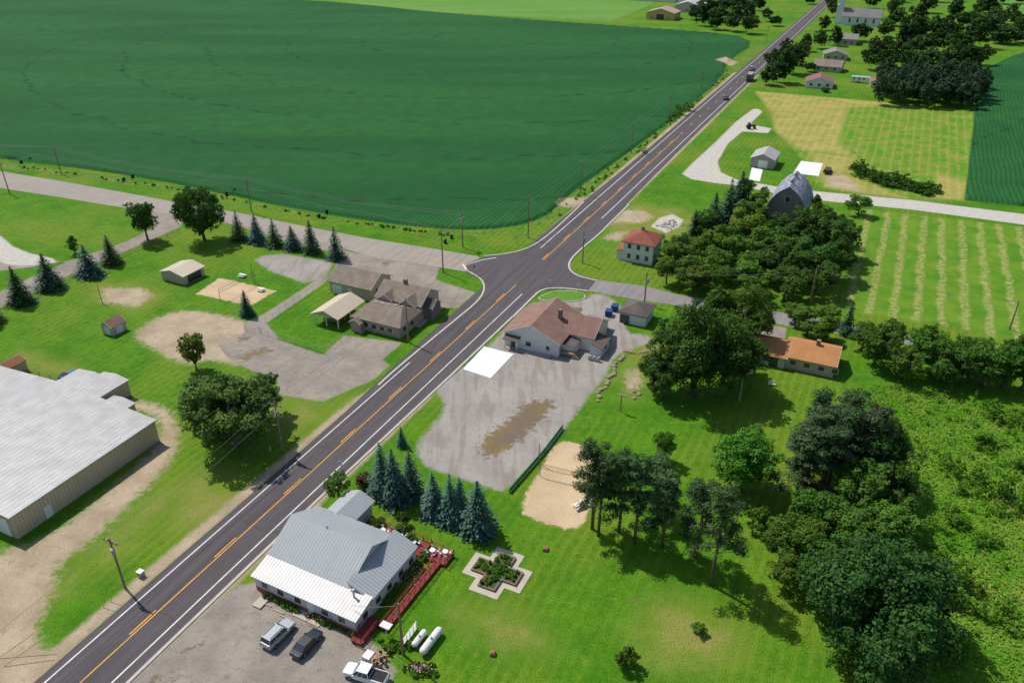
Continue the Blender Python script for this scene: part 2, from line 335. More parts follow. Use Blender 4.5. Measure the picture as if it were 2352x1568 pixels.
sheet('junction_road',[(1072,606),(1112,590),(1160,585),(1210,573),(1250,550),(1290,512),(1335,470),(1440,470),(1402,512),(1375,540),(1325,583),(1308,608),(1322,630),(1372,642),(1350,668),(1290,663),(1245,667),(1222,688),(1195,714),(1150,760),(1010,760),(1060,716),(1098,690),(1112,668),(1108,648),(1070,624)],.04,M_road)
sheet('west_road',[(-900,245),(-400,335),(-150,370),(0,393),(150,418),(300,445),(420,468),(540,487),(700,520),(850,548),(1000,572),(1100,589),(1100,625),(1070,624),(985,610),(860,592),(760,562),(600,530),(520,512),(420,497),(300,480),(150,455),(0,432),(-150,410),(-400,370),(-900,280)],.02,M_side)
sheet('east_road',[(1340,640),(1372,643),(1480,657),(1560,677),(1700,702),(1810,720),(2060,765),(2352,812),(2900,900),(2900,930),(2352,834),(2060,788),(1800,747),(1560,702),(1470,690),(1352,668),(1330,660)],.025,M_east)
wm=MB(); ym=MB()
def seg(mb,d,s0,s1,w=.14,z=.055):
    k=max(2,int((s1-s0)/40)); ribbon(mb,[RF(d,s0+(s1-s0)*i/k) for i in range(k+1)],-w,w,z)
seg(wm,-3.75,-80,S(1060,775)-14,.11); seg(wm,3.75,-80,S(1190,655)-4,.11)
seg(wm,-3.7,S(1270,575),1500,.12); seg(wm,3.7,S(1370,500),1500,.12)
seg(ym,0.22,-80,S(1188,655),.09)
s=-70
while s<S(1170,670): seg(ym,-.22,s,s+4.5,.1); s+=15.5
seg(ym,.22,S(1248,597),S(1560,312),.1)
s=S(1248,597)
while s<S(1560,312): seg(ym,-.22,s,s+4.5,.1); s+=15.5
while s<1200: seg(ym,0,s,s+3.6,.13); s+=15.5
ribbon(ym,[P(940,583),P(1015,597)],-.08,.08,.03); ribbon(ym,[P(1022,598),P(1078,608)],-.3,-.14,.05);ribbon(ym,[P(1022,598),P(1078,608)],.14,.3,.05)
for i in range(14):
    a_=P(40+ i*62,414+ i*11.6); b_=P(54+i*62,417+i*11.6); ribbon(ym,[a_,b_],-.07,.07,.03)
ribbon(wm,[P(1063,607),P(1072,620)],-.25,.25,.052)
ribbon(wm,[P(1078,606),P(1108,597),P(1140,592)],-.15,.15,.058)
wm.ob('white_road_marking',M_white); ym.ob('yellow_road_marking',M_yel)
tarm=MB()
for s in (12,31,52,74,88,103): 
    ribbon(tarm,[RF(-4.9,s+random.uniform(-1,1)),RF(-1,s+random.uniform(-.7,.7)),RF(2,s+random.uniform(-.7,.7)),RF(5.0,s+random.uniform(-1,1))],-.035,.035,.036)
tarm.ob('road_crack_seal',pm('tar',(.03,.028,.028)))
kb=MB()
def kp(pix,sm=2,**k): kerb(kb,chaikin([P(u,v) for u,v in pix],sm,False),**k)
kp([(1340,464),(1300,503),(1250,548),(1210,572),(1160,584),(1112,588)],off=-.3)
kp([(1072,622),(1105,640),(1114,662),(1100,690),(1045,735),(960,805),(900,855),(868,885)],off=-.3)
kp([(1445,470),(1402,512),(1375,540),(1325,580),(1303,608),(1318,632),(1372,645)],w=.5,off=-.2)
kp([(1350,669),(1290,662),(1245,664),(1220,688),(1180,728)],w=.5,off=-.1)
kerb(kb,[RF(6.55,S(1180,728)),RF(6.2,S(1010,860)),RF(5.4,40),RF(5.3,0),RF(5.3,-60)][::-1],w=.45,off=0)
kp([(1238,684),(1262,671),(1310,668),(1345,676),(1340,690),(1290,694),(1240,690),(1238,684)],off=-.15,w=.25)
kb.ob('concrete_kerb',M_conc)
M_lawn2=pm('island_grass',(.07,.22,.008),(.11,.24,.01),.4)
sheet('grass_island',[(1240,684),(1262,672),(1310,669),(1342,676),(1338,689),(1290,693),(1242,690)],.1,M_lawn2,1)
M_slab=pm('concrete_slab_white',(.78,.78,.76),(.7,.7,.68),.4); M_path=pm('concrete_path',(.5,.45,.37),(.42,.37,.3),.8)
def slab(name,pix,h,mat):
    p=[P(u,v) for u,v in pix]; n=len(p)
    return mk(name,[(a[0],a[1],0.005) for a in p]+[(a[0],a[1],h) for a in p],[tuple(range(n,2*n))]+[(i,(i+1)%n,n+(i+1)%n,n+i) for i in range(n)],mat)
slab('concrete_pad',[(1112,796),(1180,813),(1127,869),(1063,848)],.08,M_slab)
slab('concrete_pad',[(1840,370),(1890,376),(1880,405),(1822,398)],.08,M_slab)
slab('driveway_apron',[(1727,385),(1752,390),(1745,417),(1720,413)],.06,M_slab)
slab('pavement',[(1000,700),(1018,706),(965,752),(948,748)],.06,M_path)
# ---------------------------------------------------------------- foliage
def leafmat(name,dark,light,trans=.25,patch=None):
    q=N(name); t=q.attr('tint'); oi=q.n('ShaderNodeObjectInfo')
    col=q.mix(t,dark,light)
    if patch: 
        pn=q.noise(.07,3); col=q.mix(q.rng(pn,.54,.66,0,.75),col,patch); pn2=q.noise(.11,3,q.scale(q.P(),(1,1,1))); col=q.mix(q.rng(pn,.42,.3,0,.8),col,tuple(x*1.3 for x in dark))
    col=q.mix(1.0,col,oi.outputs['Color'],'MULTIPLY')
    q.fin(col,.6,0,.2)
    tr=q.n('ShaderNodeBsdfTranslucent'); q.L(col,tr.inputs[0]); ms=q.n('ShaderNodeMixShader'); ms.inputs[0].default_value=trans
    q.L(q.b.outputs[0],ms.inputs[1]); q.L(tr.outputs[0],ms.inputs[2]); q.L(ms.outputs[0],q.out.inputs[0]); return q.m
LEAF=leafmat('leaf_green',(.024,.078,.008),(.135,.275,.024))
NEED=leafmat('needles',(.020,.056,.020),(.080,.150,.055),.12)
BARK=pm('bark',(.17,.125,.09),(.10,.075,.055),2)
def fmesh(name,C,Nn,size,tint,T=None,asp=.6,wood=None,mats=(LEAF,BARK)):
    n=len(C); Nn=Nn/np.linalg.norm(Nn,axis=1,keepdims=True)
    if T is None: T=rng.normal(size=(n,3))
    T=T-(T*Nn).sum(1,keepdims=True)*Nn; T/=np.linalg.norm(T,axis=1,keepdims=True)+1e-9
    Bt=np.cross(Nn,T); s=size[:,None]
    V=np.stack([C+T*s,C+Bt*s*asp,C-T*s,C-Bt*s*asp],1).reshape(-1,3); F_=np.arange(4*n)
    ti=np.repeat(tint,4)
    wv=np.array(wood.v) if wood else np.zeros((0,3)); 
    wf=wood.f if wood else []
    me=bpy.data.meshes.new(name); tot=len(V)+len(wv); me.vertices.add(tot)
    me.vertices.foreach_set('co',np.concatenate([V,wv]).astype(np.float32).ravel())
    li=list(); st=[];ln=[]; k=4*n
    for f in wf: st.append(k+len(li)); ln.append(len(f)); li+=[i+4*n for i in f]
    loops=np.concatenate([F_,np.array(li,int)]).astype(np.int32)
    me.loops.add(len(loops)); me.loops.foreach_set('vertex_index',loops); me.polygons.add(n+len(wf))
    me.polygons.foreach_set('loop_start',np.concatenate([np.arange(0,4*n,4),np.array(st,int)]).astype(np.int32))
    me.polygons.foreach_set('loop_total',np.concatenate([np.full(n,4),np.array(ln,int)]).astype(np.int32))
    me.polygons.foreach_set('material_index',np.concatenate([np.zeros(n),np.ones(len(wf))]).astype(np.int32))
    at=me.attributes.new('tint','FLOAT','POINT'); at.data.foreach_set('value',np.concatenate([ti,np.zeros(len(wv))]).astype(np.float32))
    for m in mats: me.materials.append(m)
    me.update(); me.validate(); return me
def rdir(n): 
    d=rng.normal(size=(n,3)); return d/np.linalg.norm(d,axis=1,keepdims=True)
def decid(name,H=12,R=5,lobes=34,n=13000,size=.21,base=.22,raw=False,skew=0.0,top=1.0,lsz=(.2,.36)):
    zc=H*(.5+base/2); rz=H*(1-base)/2
    d=rdir(lobes); rr=rng.uniform(.35,.86,lobes)**.8
    taper=np.where(d[:,2]>0,1-(1-top)*d[:,2],1)
    c=d*rr[:,None]*np.array([R,R,rz]); c[:,:2]*=taper[:,None]; c[:,2]+=zc; c[:,0]+=skew*R*(c[:,2]/H-.3)
    lr=rng.uniform(*lsz,lobes)*R*(1.15-.35*rr)
    c[:,2]=np.maximum(c[:,2],H*base*.9)
    # secondary twiglets on every lobe break the outline into leaf clumps
    m2=lobes*7; pk=rng.integers(0,lobes,m2); sd_=rdir(m2); sd_[:,2]=np.where(rng.random(m2)<.7,np.abs(sd_[:,2]),sd_[:,2])
    c2=c[pk]+sd_*(lr[pk]*rng.uniform(.75,1.2,m2))[:,None]; r2=lr[pk]*rng.uniform(.22,.42,m2)
    n1=int(n*.4); n2=n-n1
    w_=lr**2; k=rng.choice(lobes,n1,p=w_/w_.sum()); w2=r2**2; k2=rng.choice(m2,n2,p=w2/w2.sum())
    dd=rdir(n); dd[:,2]=np.where(rng.random(n)<.65,np.abs(dd[:,2]),dd[:,2])
    C=np.concatenate([c[k]+dd[:n1]*(lr[k]*rng.uniform(.7,1.1,n1))[:,None], c2[k2]+dd[n1:]*(r2[k2]*rng.uniform(.4,1.1,n2))[:,None]])
    lt=rng.random(lobes); lt2=rng.random(m2)
    lv=np.concatenate([lt[k]*.8,.45*lt[pk][k2]+.55*lt2[k2]])
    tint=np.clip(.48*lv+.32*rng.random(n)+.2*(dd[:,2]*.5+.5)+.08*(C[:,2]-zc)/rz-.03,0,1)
    Nn=dd+rng.normal(size=(n,3))*.45+np.array([0,0,.3]); sz=size*rng.uniform(.55,1.3,n)
    if raw: return C,Nn,sz,tint
    wd=MB(); wd.cyl((0,0,-.2),(0.1,0,H*base*1.3),R*.075,R*.05,7); wd.cyl((0.1,0,H*base*1.3),(0,.1,H*.75),R*.05,R*.015,6)
    for i in range(0,lobes,3): wd.cyl((0.05,0,H*base*rng.uniform(1.,2.)),tuple(c[i]),R*.025,R*.008,5)
    return fmesh(name,C,Nn,sz,tint,wood=wd)
def conif(name,H=10,R=3.0,lev=30,size=.40,raw=False,per=9,droop=.30,base=.02,br=16):
    C=[];T=[];Nn=[];ti=[];szs=[]
    for i in range(lev):
        f=i/(lev-1); z=H*(base+(1-base)*f**.95); rad=R*(1-f)**.8*rng.uniform(.82,1.1)+.15
        nb=max(5,int(br*(1-f*.55)))
        for b in range(nb):
            an=2*math.pi*(b+rng.random())/nb; rb=rad*rng.uniform(.75,1.12); bt=rng.random()
            m=max(2,int(per*rb/R+1.5))
            for j in range(m):
                q_=(j+.6)/m*rb+rng.normal()*.08; sp=rng.normal()*.13*q_
                dx,dy=math.cos(an),math.sin(an)
                C.append((dx*q_-dy*sp,dy*q_+dx*sp,z-droop*q_+rng.normal()*.07)); T.append((dx+rng.normal()*.45,dy+rng.normal()*.45,-droop))
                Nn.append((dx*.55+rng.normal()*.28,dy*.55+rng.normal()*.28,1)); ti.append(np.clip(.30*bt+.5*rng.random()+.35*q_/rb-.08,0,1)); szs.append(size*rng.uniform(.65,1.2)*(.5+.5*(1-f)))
    C=np.array(C);T=np.array(T);Nn=np.array(Nn);ti=np.array(ti);szs=np.array(szs)
    if raw: return C,Nn,szs,ti
    wd=MB(); wd.cyl((0,0,-.2),(0,0,H*.97),R*.06,.02,6)
    return fmesh(name,C,Nn,szs,ti,T=T,asp=.5,wood=wd,mats=(NEED,BARK))
def pine(name,H=18,R=3.6,n=8000,bare=.36):
    lobes=44; z=H*rng.uniform(bare,.98,lobes); an=rng.uniform(0,6.28,lobes); rad=R*(1.15-.75*(z/H-bare)/(1-bare))*rng.uniform(.3,.95,lobes)
    c=np.stack([np.cos(an)*rad,np.sin(an)*rad,z],1); lr=rng.uniform(.55,1.15,lobes)
    k=rng.integers(0,lobes,n); dd=rdir(n); C=c[k]+dd*(lr[k]*rng.uniform(.3,1.05,n))[:,None]*np.array([1.15,1.15,.55])
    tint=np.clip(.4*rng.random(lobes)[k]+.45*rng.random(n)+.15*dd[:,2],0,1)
    wd=MB(); wd.cyl((0,0,-.2),(.15,0,H*.55),.26,.19,7); wd.cyl((.15,0,H*.55),(.1,.1,H*.96),.19,.04,6)
    for i in range(lobes): wd.cyl((.12,.0,c[i][2]-.6),tuple(c[i]),.07,.03,4)
    for i in range(7):
        a=rng.uniform(0,6.28); zz_=H*rng.uniform(.22,.42); wd.cyl((.1,0,zz_),(math.cos(a)*1.4,math.sin(a)*1.4,zz_+.2),.05,.015,4)
    return fmesh(name,C,dd+np.array([0,0,.4])+rng.normal(size=(n,3))*.4,.2*rng.uniform(.6,1.3,n),tint,asp=.42,wood=wd,mats=(NEED,BARK))
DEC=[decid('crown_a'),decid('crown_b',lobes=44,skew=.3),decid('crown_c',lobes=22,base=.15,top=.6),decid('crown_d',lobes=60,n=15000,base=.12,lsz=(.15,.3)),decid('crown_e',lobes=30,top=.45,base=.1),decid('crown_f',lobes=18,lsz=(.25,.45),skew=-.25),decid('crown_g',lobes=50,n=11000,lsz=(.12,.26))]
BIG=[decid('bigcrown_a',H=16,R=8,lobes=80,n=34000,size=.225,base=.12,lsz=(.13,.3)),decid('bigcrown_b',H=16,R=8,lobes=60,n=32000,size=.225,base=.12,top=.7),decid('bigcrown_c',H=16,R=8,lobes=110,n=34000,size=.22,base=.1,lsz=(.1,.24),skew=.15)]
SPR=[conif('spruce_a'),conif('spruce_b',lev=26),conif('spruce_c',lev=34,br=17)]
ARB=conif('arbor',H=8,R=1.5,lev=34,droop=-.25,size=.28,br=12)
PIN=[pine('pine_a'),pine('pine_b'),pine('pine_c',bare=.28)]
BUSH=[decid('bush_a',H=2.2,R=1.5,lobes=18,n=2400,size=.12,base=.02),decid('bush_b',H=2.2,R=1.5,lobes=26,n=2600,size=.12,base=.02)]
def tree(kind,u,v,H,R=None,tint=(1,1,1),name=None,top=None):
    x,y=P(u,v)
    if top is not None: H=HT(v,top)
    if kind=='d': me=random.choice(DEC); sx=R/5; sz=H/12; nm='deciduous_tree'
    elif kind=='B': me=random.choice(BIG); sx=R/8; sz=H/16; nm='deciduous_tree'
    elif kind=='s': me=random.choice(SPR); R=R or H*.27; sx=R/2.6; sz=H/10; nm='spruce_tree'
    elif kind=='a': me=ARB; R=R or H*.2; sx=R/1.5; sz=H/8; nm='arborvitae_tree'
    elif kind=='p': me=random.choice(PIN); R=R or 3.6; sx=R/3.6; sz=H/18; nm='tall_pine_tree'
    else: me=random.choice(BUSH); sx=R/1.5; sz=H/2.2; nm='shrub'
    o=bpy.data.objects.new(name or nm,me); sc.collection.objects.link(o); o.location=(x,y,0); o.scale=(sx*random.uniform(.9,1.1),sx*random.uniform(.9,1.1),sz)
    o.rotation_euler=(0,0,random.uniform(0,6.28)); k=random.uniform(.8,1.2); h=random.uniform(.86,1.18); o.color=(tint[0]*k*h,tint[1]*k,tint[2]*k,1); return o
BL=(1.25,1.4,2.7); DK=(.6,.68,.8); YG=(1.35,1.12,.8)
# west side
tree('d',340,552,0,4.4,DK,top=462); tree('B',470,552,0,7.2,(.95,.95,1),top=425)
tree('s',258,606,0,2.9,(.9,1,1),top=540); tree('s',207,632,0,3.6,BL,top=562); tree('d',173,583,0,2.1,top=542); tree('s',118,662,0,3.5,(1,1.1,1.3),top=583); tree('s',50,697,0,3.2,(.8,.85,.8),top=612); tree('s',-20,740,9,3,(1,1.,1.))
for u,v,t,c in ((550,550,484,(.8,.9,.9)),(592,557,492,BL),(632,564,503,(1,1.1,.9)),(673,572,519,BL),(717,580,505,(.95,1.05,1)),(773,594,520,(.9,1.15,1.7))): tree('s',u,v,0,2.7,c,top=t)
tree('s',568,724,0,1.9,(.8,1.,1.5),top=667); tree('d',452,850,0,3.0,(1.5,1.2,.8),top=764)
tree('B',545,1022,13.8,8.4,(.92,.88,1.5),name='willow_tree'); tree('d',490,975,10,5.2,(.9,.88,1.4)); tree('d',595,965,10,5,(.88,.86,1.4))
# spruces behind grey roof house
tree('s',923,1024,0,1.2,BL,top=980); tree('d',780,1150,0,2.4,(.9,.85,.8),top=1088); tree('b',840,1118,2.6,1.7,(1.3,.28,1.5),name='purple_shrub')
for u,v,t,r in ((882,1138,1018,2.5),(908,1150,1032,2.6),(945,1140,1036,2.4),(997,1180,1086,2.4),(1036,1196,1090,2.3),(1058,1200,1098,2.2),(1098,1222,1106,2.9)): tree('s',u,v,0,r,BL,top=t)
for u,v,h in ((925,1228,1.6),(945,1250,1.4),(925,1205,1.8),(870,1210,1.2)): tree('b',u,v,h*1.3,1.2,(.8,.8,.8))
# tall pines
for u,v,t in ((1360,1214,1008),(1374,1230,1040),(1421,1222,1032),(1457,1244,1045),(1519,1256,1082),(1598,1280,1100),(1632,1342,1108),(1505,1180,1050)): tree('p',u,v,0,3.7,(1.2,1.15,.8),top=t)
tree('B',1700,1125,0,5.4,(1.0,1.25,1.0),top=1000); tree('d',1525,1058,0,1.9,(1,1.15,1),top=992); tree('b',1438,1532,2.9,1.6,(1.2,.9,.7)); tree('b',1603,1452,1.6,1.1,(1.,1.1,1)); tree('b',1740,1215,4,2.2,(.9,.95,.9))
# east mass
for a in ((1850,1110,15,4.6,'p'),(1900,1120,16,4.8,'p'),(1945,1130,15,4.6,'p'),(1880,1160,15,4.5,'p'),(1830,1150,13,4.5,'p'),(1920,1080,15,4.6,'p'),(1865,1075,15,4.6,'p'),(1975,1100,15,4.6,'p'),(1895,1095,13,4.8,'p'),(1845,1135,14,4.8,'p'),(1935,1105,14,4.8,'p')): tree('p',*a[:4],(.95,.92,.75))
for u,v,H,R,c in ((2000,1150,13,5.5,DK),(2040,1190,10,5,(.8,.85,.8)),(1960,1200,11,5,(.9,.95,.9)),(1880,1240,10,5,(1,1.05,.9)),(1830,1290,8,4,(1.1,1,.8)),(1850,1330,8,4,(1,1,.8)),(1950,1280,10,5,(.85,.9,.8)),(2040,1260,9,4.5,(.9,1,.8)),(1800,1350,6,3,(1,.9,.7)),(1790,1290,7,3.2,(1.1,.9,.7)),(2000,1090,12,5,(.7,.75,.7))): tree('d',u,v,H,R,c)
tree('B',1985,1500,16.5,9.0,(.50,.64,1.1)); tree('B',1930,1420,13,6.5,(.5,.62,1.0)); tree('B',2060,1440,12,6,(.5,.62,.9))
# centre-east
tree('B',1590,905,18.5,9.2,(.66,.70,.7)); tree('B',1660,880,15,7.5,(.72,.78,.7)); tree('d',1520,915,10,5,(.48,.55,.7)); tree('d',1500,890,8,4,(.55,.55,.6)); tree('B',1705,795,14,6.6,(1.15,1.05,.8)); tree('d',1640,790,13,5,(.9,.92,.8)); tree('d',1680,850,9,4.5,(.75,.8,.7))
# barn grove
for u,v,H,R in ((1635,536,12,3.6),(1668,520,14,4.3),(1692,508,15,4.8)): tree('s',u,v,H,R,(.75,.9,1.0))
tree('a',1590,562,10,2.4,(.6,.75,.7)); tree('a',1942,768,8,1.9,(.7,.9,.8))
grove=[(1618,560,10,4.2,DK),(1712,505,13,5,(.7,.8,.8)),(1640,610,10,5,YG),(1700,570,12,5.5,YG),(1722,545,12,5,(1,1,.9)),(1755,605,11,5.3,(1.1,1,.8)),(1690,635,11,5.5,(1,1,.8)),(1620,645,9,5,(1.1,.95,.8)),(1560,635,9,4.5,(1.2,1,.8)),(1540,602,8,4,(1,.9,.8)),(1530,652,7.5,4.2,(1,.9,.8)),(1590,672,7,4.4,YG),(1650,678,8,4.5,(1,.95,.8)),(1720,680,9,5,(1,1,.8)),(1780,650,11,5.5,(.8,.85,.9)),(1820,600,12,6,DK),(1850,645,12,6,(.65,.75,.8)),(1800,690,9,5,(.8,.85,.8)),(1866,575,13,5,(.7,.8,.9)),(1900,605,13,6,DK),(1922,640,11,5,(.7,.75,.7)),(1880,680,9,5,(.8,.8,.7)),(1935,590,10,4.6,(.75,.85,.8)),(1780,560,9,4.5,(.8,.8,.8)),(1660,600,11,4.5,(.9,.9,.8)),(1600,610,9,4,(1,1,.8)),(1575,600,8,3.5,(.8,.85,.8)),(1845,545,9,4.5,(.65,.75,.8)),(1870,500,7,3,(.9,1,.9)),(1970,495,6.5,3.6,(1,1.2,.9)),(1915,560,9,4.5,(.6,.75,.8)),(1740,640,10,5,(.9,.95,.8))]
for u,v,H,R,c in grove: tree('d',u,v,H,R*random.uniform(.85,1.1),c)
# east road row
for u,v,H,R,c in ((1852,772,7,4,(1,1,.8)),(1890,782,6,3.5,(1.1,1,.8)),(1900,740,4,3,(1,.9,.7)),(2005,840,9,4.2,(.95,1,.8)),(2040,812,8,3.8,(1,1,.8)),(2070,870,7,3.8,(.8,.85,.7)),(2110,852,10,4.6,(1,1,.8)),(2165,880,9,4.4,(.9,.95,.8)),(2205,878,8,4.2,(.95,1,.8)),(2255,885,9,4.6,(.8,.85,.7)),(2300,890,9,4.4,(.8,.9,.7)),(2345,895,10,4.8,(.75,.85,.7)),(2230,850,8,4,(.9,.95,.8)),(2330,850,8,4,(.8,.85,.7)),(2140,830,6,3.4,(1,.95,.8)),(1980,800,6,3.4,(.9,.9,.8)),(2390,910,10,5,(.8,.9,.7)),(1825,742,5,3.2,(1,1,.7))): tree('d',u,v,H,R,c)
# far groves, one merged mass each
def mass(name,items,fol,tmpl):
    Cs=[];Ns=[];Ss=[];Ts=[]
    for (x,y,sx,sz,tb) in items:
        C,Nn,szs,ti=random.choice(tmpl); a=random.uniform(0,6.28); c,s_=math.cos(a),math.sin(a)
        C2=np.stack([(C[:,0]*c-C[:,1]*s_)*sx+x,(C[:,0]*s_+C[:,1]*c)*sx+y,C[:,2]*sz],1)
        N2=np.stack([Nn[:,0]*c-Nn[:,1]*s_,Nn[:,0]*s_+Nn[:,1]*c,Nn[:,2]],1)
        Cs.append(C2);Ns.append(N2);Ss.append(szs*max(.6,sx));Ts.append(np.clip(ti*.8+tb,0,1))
    me=fmesh(name,np.concatenate(Cs),np.concatenate(Ns),np.concatenate(Ss),np.concatenate(Ts),mats=(fol,))
    return newob(name,me)
LD=[decid('x',n=2600,size=.44,lobes=30,base=.08,raw=True,top=t,lsz=z) for t,z in ((1,(.2,.36)),(.5,(.2,.36)),(.7,(.15,.3)),(.9,(.25,.42)))]
LB=[decid('x',H=2.2,R=1.5,lobes=9,n=420,size=.17,base=.0,raw=True) for _ in range(4)]
it=[]
for j in range(5):
    for i in range(15):
        if random.random()<.88: x,y=P(2030+i*15.5+random.uniform(-9,9),198+j*10+i*.8+random.uniform(-5,5)); it.append((x,y,random.uniform(.7,1.05),random.uniform(.95,1.35),-.12+random.uniform(-.15,.1)))
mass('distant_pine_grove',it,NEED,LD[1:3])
it=[]
far=[(1765,195,11,7),(1790,190,16,8),(1820,170,17,8),(1835,150,15,7),(1775,160,12,7),(1800,135,12,6),(1850,118,11,6),(1880,112,12,6),(1915,105,14,6),(1998,160,15,8),(1975,95,12,8),(2010,130,12,6),(2080,110,14,9),(2110,125,15,9),(2150,120,16,9),(2200,130,17,10),(2240,110,20,11),(2270,90,20,11),(2100,60,16,10),(2060,60,15,9),(2180,90,15,10),(2190,40,16,10),(2130,30,15,9),(2050,30,14,8),(2260,30,16,10),(2000,20,14,8),(1910,40,14,7),(1905,20,13,7),(2300,10,14,9),(2150,5,15,9),(2060,5,14,9),(2320,55,14,8),(2350,100,10,8),(1860,10,8,7),
 (1610,60,15,9),(1640,68,15,9),(1680,72,14,8),(1720,78,13,8),(1760,50,11,6),(1620,30,15,10),(1660,30,16,10),(1700,35,16,10),(1740,25,15,9),(1780,60,9,6),(1595,45,10,7),(2035,120,10,6),(2090,170,14,7),(2130,165,15,8),(2180,165,16,8),(2220,165,15,8),(2250,150,15,8),(2230,200,15,7),(1860,165,6,4),(1895,212,3,2.5),(2060,140,14,8),(2040,165,13,7),(2300,100,14,10),(2280,60,16,11),(2100,95,15,9),(2140,85,15,9),(2220,65,16,10),(2030,85,13,7),(1890,70,11,6),(1650,50,15,9),(1690,55,14,8),(1720,50,14,8)]
for u,v,H,R in far:
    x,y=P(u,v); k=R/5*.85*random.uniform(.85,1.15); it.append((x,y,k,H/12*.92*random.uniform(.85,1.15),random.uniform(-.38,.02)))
for _ in range(26):
    x,y=P(random.uniform(2040,2352),random.uniform(0,100)); it.append((x,y,random.uniform(.6,1.2),random.uniform(.6,1.1),random.uniform(-.3,.15)))
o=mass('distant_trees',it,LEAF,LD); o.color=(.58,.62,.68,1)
it=[]
for u,v,r in ((1543,278,1.3),(1568,262,2.2),(1580,255,2.),(1552,270,1.6),(1480,352,1)): x,y=P(u,v); it.append((x,y,r,r*.9,0))
for i in range(60):
    t=random.random(); u=1960+180*t; v=402+45*t; x,y=P(u+random.uniform(-12,12),v+random.uniform(-14,8)*(1-t*.6)); it.append((x,y,random.uniform(1,2.4),random.uniform(.8,2.2)*(1-t*.4),-.1))
for i in range(90): 
    x,y=RF(-7.5-abs(random.gauss(0,2.2)),random.uniform(175,420)); it.append((x,y,random.uniform(.2,.6),random.uniform(.15,.45),random.uniform(-.1,.3)))
for i in range(70):
    u=random.uniform(30,1040); v=np.interp(u,[0,420,740,1050],[376,434,500,541])+random.uniform(0,4); x,y=P(u,v); it.append((x,y,random.uniform(.15,.5),random.uniform(.12,.4),random.uniform(0,.4)))
o=mass('roadside_shrubs',it,LEAF,LB)
# planting around the restaurant
it=[]
for i in range(60):
    t=random.random(); x,y=P(600+230*t+random.uniform(-3,3),1368+100*t+random.uniform(-3,3)); it.append((x,y,random.uniform(.1,.3),random.uniform(.12,.35),random.uniform(0,.5)))
for i in range(90):
    t=random.random(); x,y=P(985-110*t+random.uniform(-6,6),1270+120*t+random.uniform(-6,6)); it.append((x,y,random.uniform(.12,.4),random.uniform(.15,.5),random.uniform(0,.5)))
for i in range(60): x,y=P(random.gauss(965,18),random.gauss(1540,7)); it.append((x,y,random.uniform(.1,.35),random.uniform(.1,.3),random.uniform(.1,.6)))
for i in range(30): x,y=P(random.gauss(915,14),random.gauss(1485,6)); it.append((x,y,random.uniform(.15,.35),random.uniform(.15,.4),random.uniform(.1,.6)))
mass('garden_planting',it,LEAF,LB)
FL=[]
for i in range(500):
    c=random.choice([(870,1215,25,9),(905,1235,14,10),(1000,1280,8,8),(965,1540,16,6),(940,1330,14,14),(730,1430,60,5)]); x,y=P(random.gauss(c[0],c[2]),random.gauss(c[1],c[3])); FL.append((x,y,random.uniform(.5,1.1)))
FL=np.array(FL); nn_=np.tile(np.array([0,0,1.]),(len(FL),1))+rng.normal(size=(len(FL),3))*.3
newob('flowers',fmesh('flowers',FL,nn_,rng.uniform(.05,.13,len(FL)),rng.random(len(FL)),asp=.9,mats=(leafmat('petals',(.55,.06,.2),(.7,.5,.5)),)))
# meadow
mp=np.array(chaikin([P(u,v) for u,v in zones['meadow'][0][0]],1))
def inpoly(n,poly,box):
    p=np.stack([rng.uniform(box[0],box[1],n),rng.uniform(box[2],box[3],n)],1); return p[sdpoly(p,poly)>0]
bx=(25,120,52,150); p=inpoly(2600,mp,bx); it=[]
for x,y in p:
    k=math.sin(x*.17+1)*math.sin(y*.14)+.7*math.sin(x*.43+y*.31)+.35*math.sin(x*.9-y*.7)
    if k>.55: it.append((x,y,random.uniform(.4,1.3),random.uniform(.4,1.5)*min(1.4,k),random.uniform(-.25,.2)))
    elif random.random()<.14: it.append((x,y,random.uniform(.3,.8),random.uniform(.2,.5),random.uniform(.1,.5)))
o=mass('wild_shrubs',it,leafmat('wild_leaf',(.04,.14,.006),(.19,.36,.02)),LB); o.color=(1.,1.,1.,1)
p=inpoly(110000,mp,bx); n=len(p)
hh=np.abs(np.sin(p[:,0]*.35)*np.sin(p[:,1]*.3+1))*.35+rng.random(n)*.3
C=np.stack([p[:,0],p[:,1],hh],1); Nn=rng.normal(size=(n,3))*.4+np.array([0,0,1.])
tn=np.clip(.5+.3*np.sin(p[:,0]*.13+p[:,1]*.07)*np.sin(p[:,1]*.11)+rng.normal(size=n)*.25,0,1)
LM=leafmat('meadow_leaf',(.05,.20,.006),(.22,.36,.03),.25,(.33,.33,.07))
newob('meadow_vegetation',fmesh('meadow_vegetation',C,Nn,rng.uniform(.1,.3,n),tn,asp=.5,mats=(LM,)))
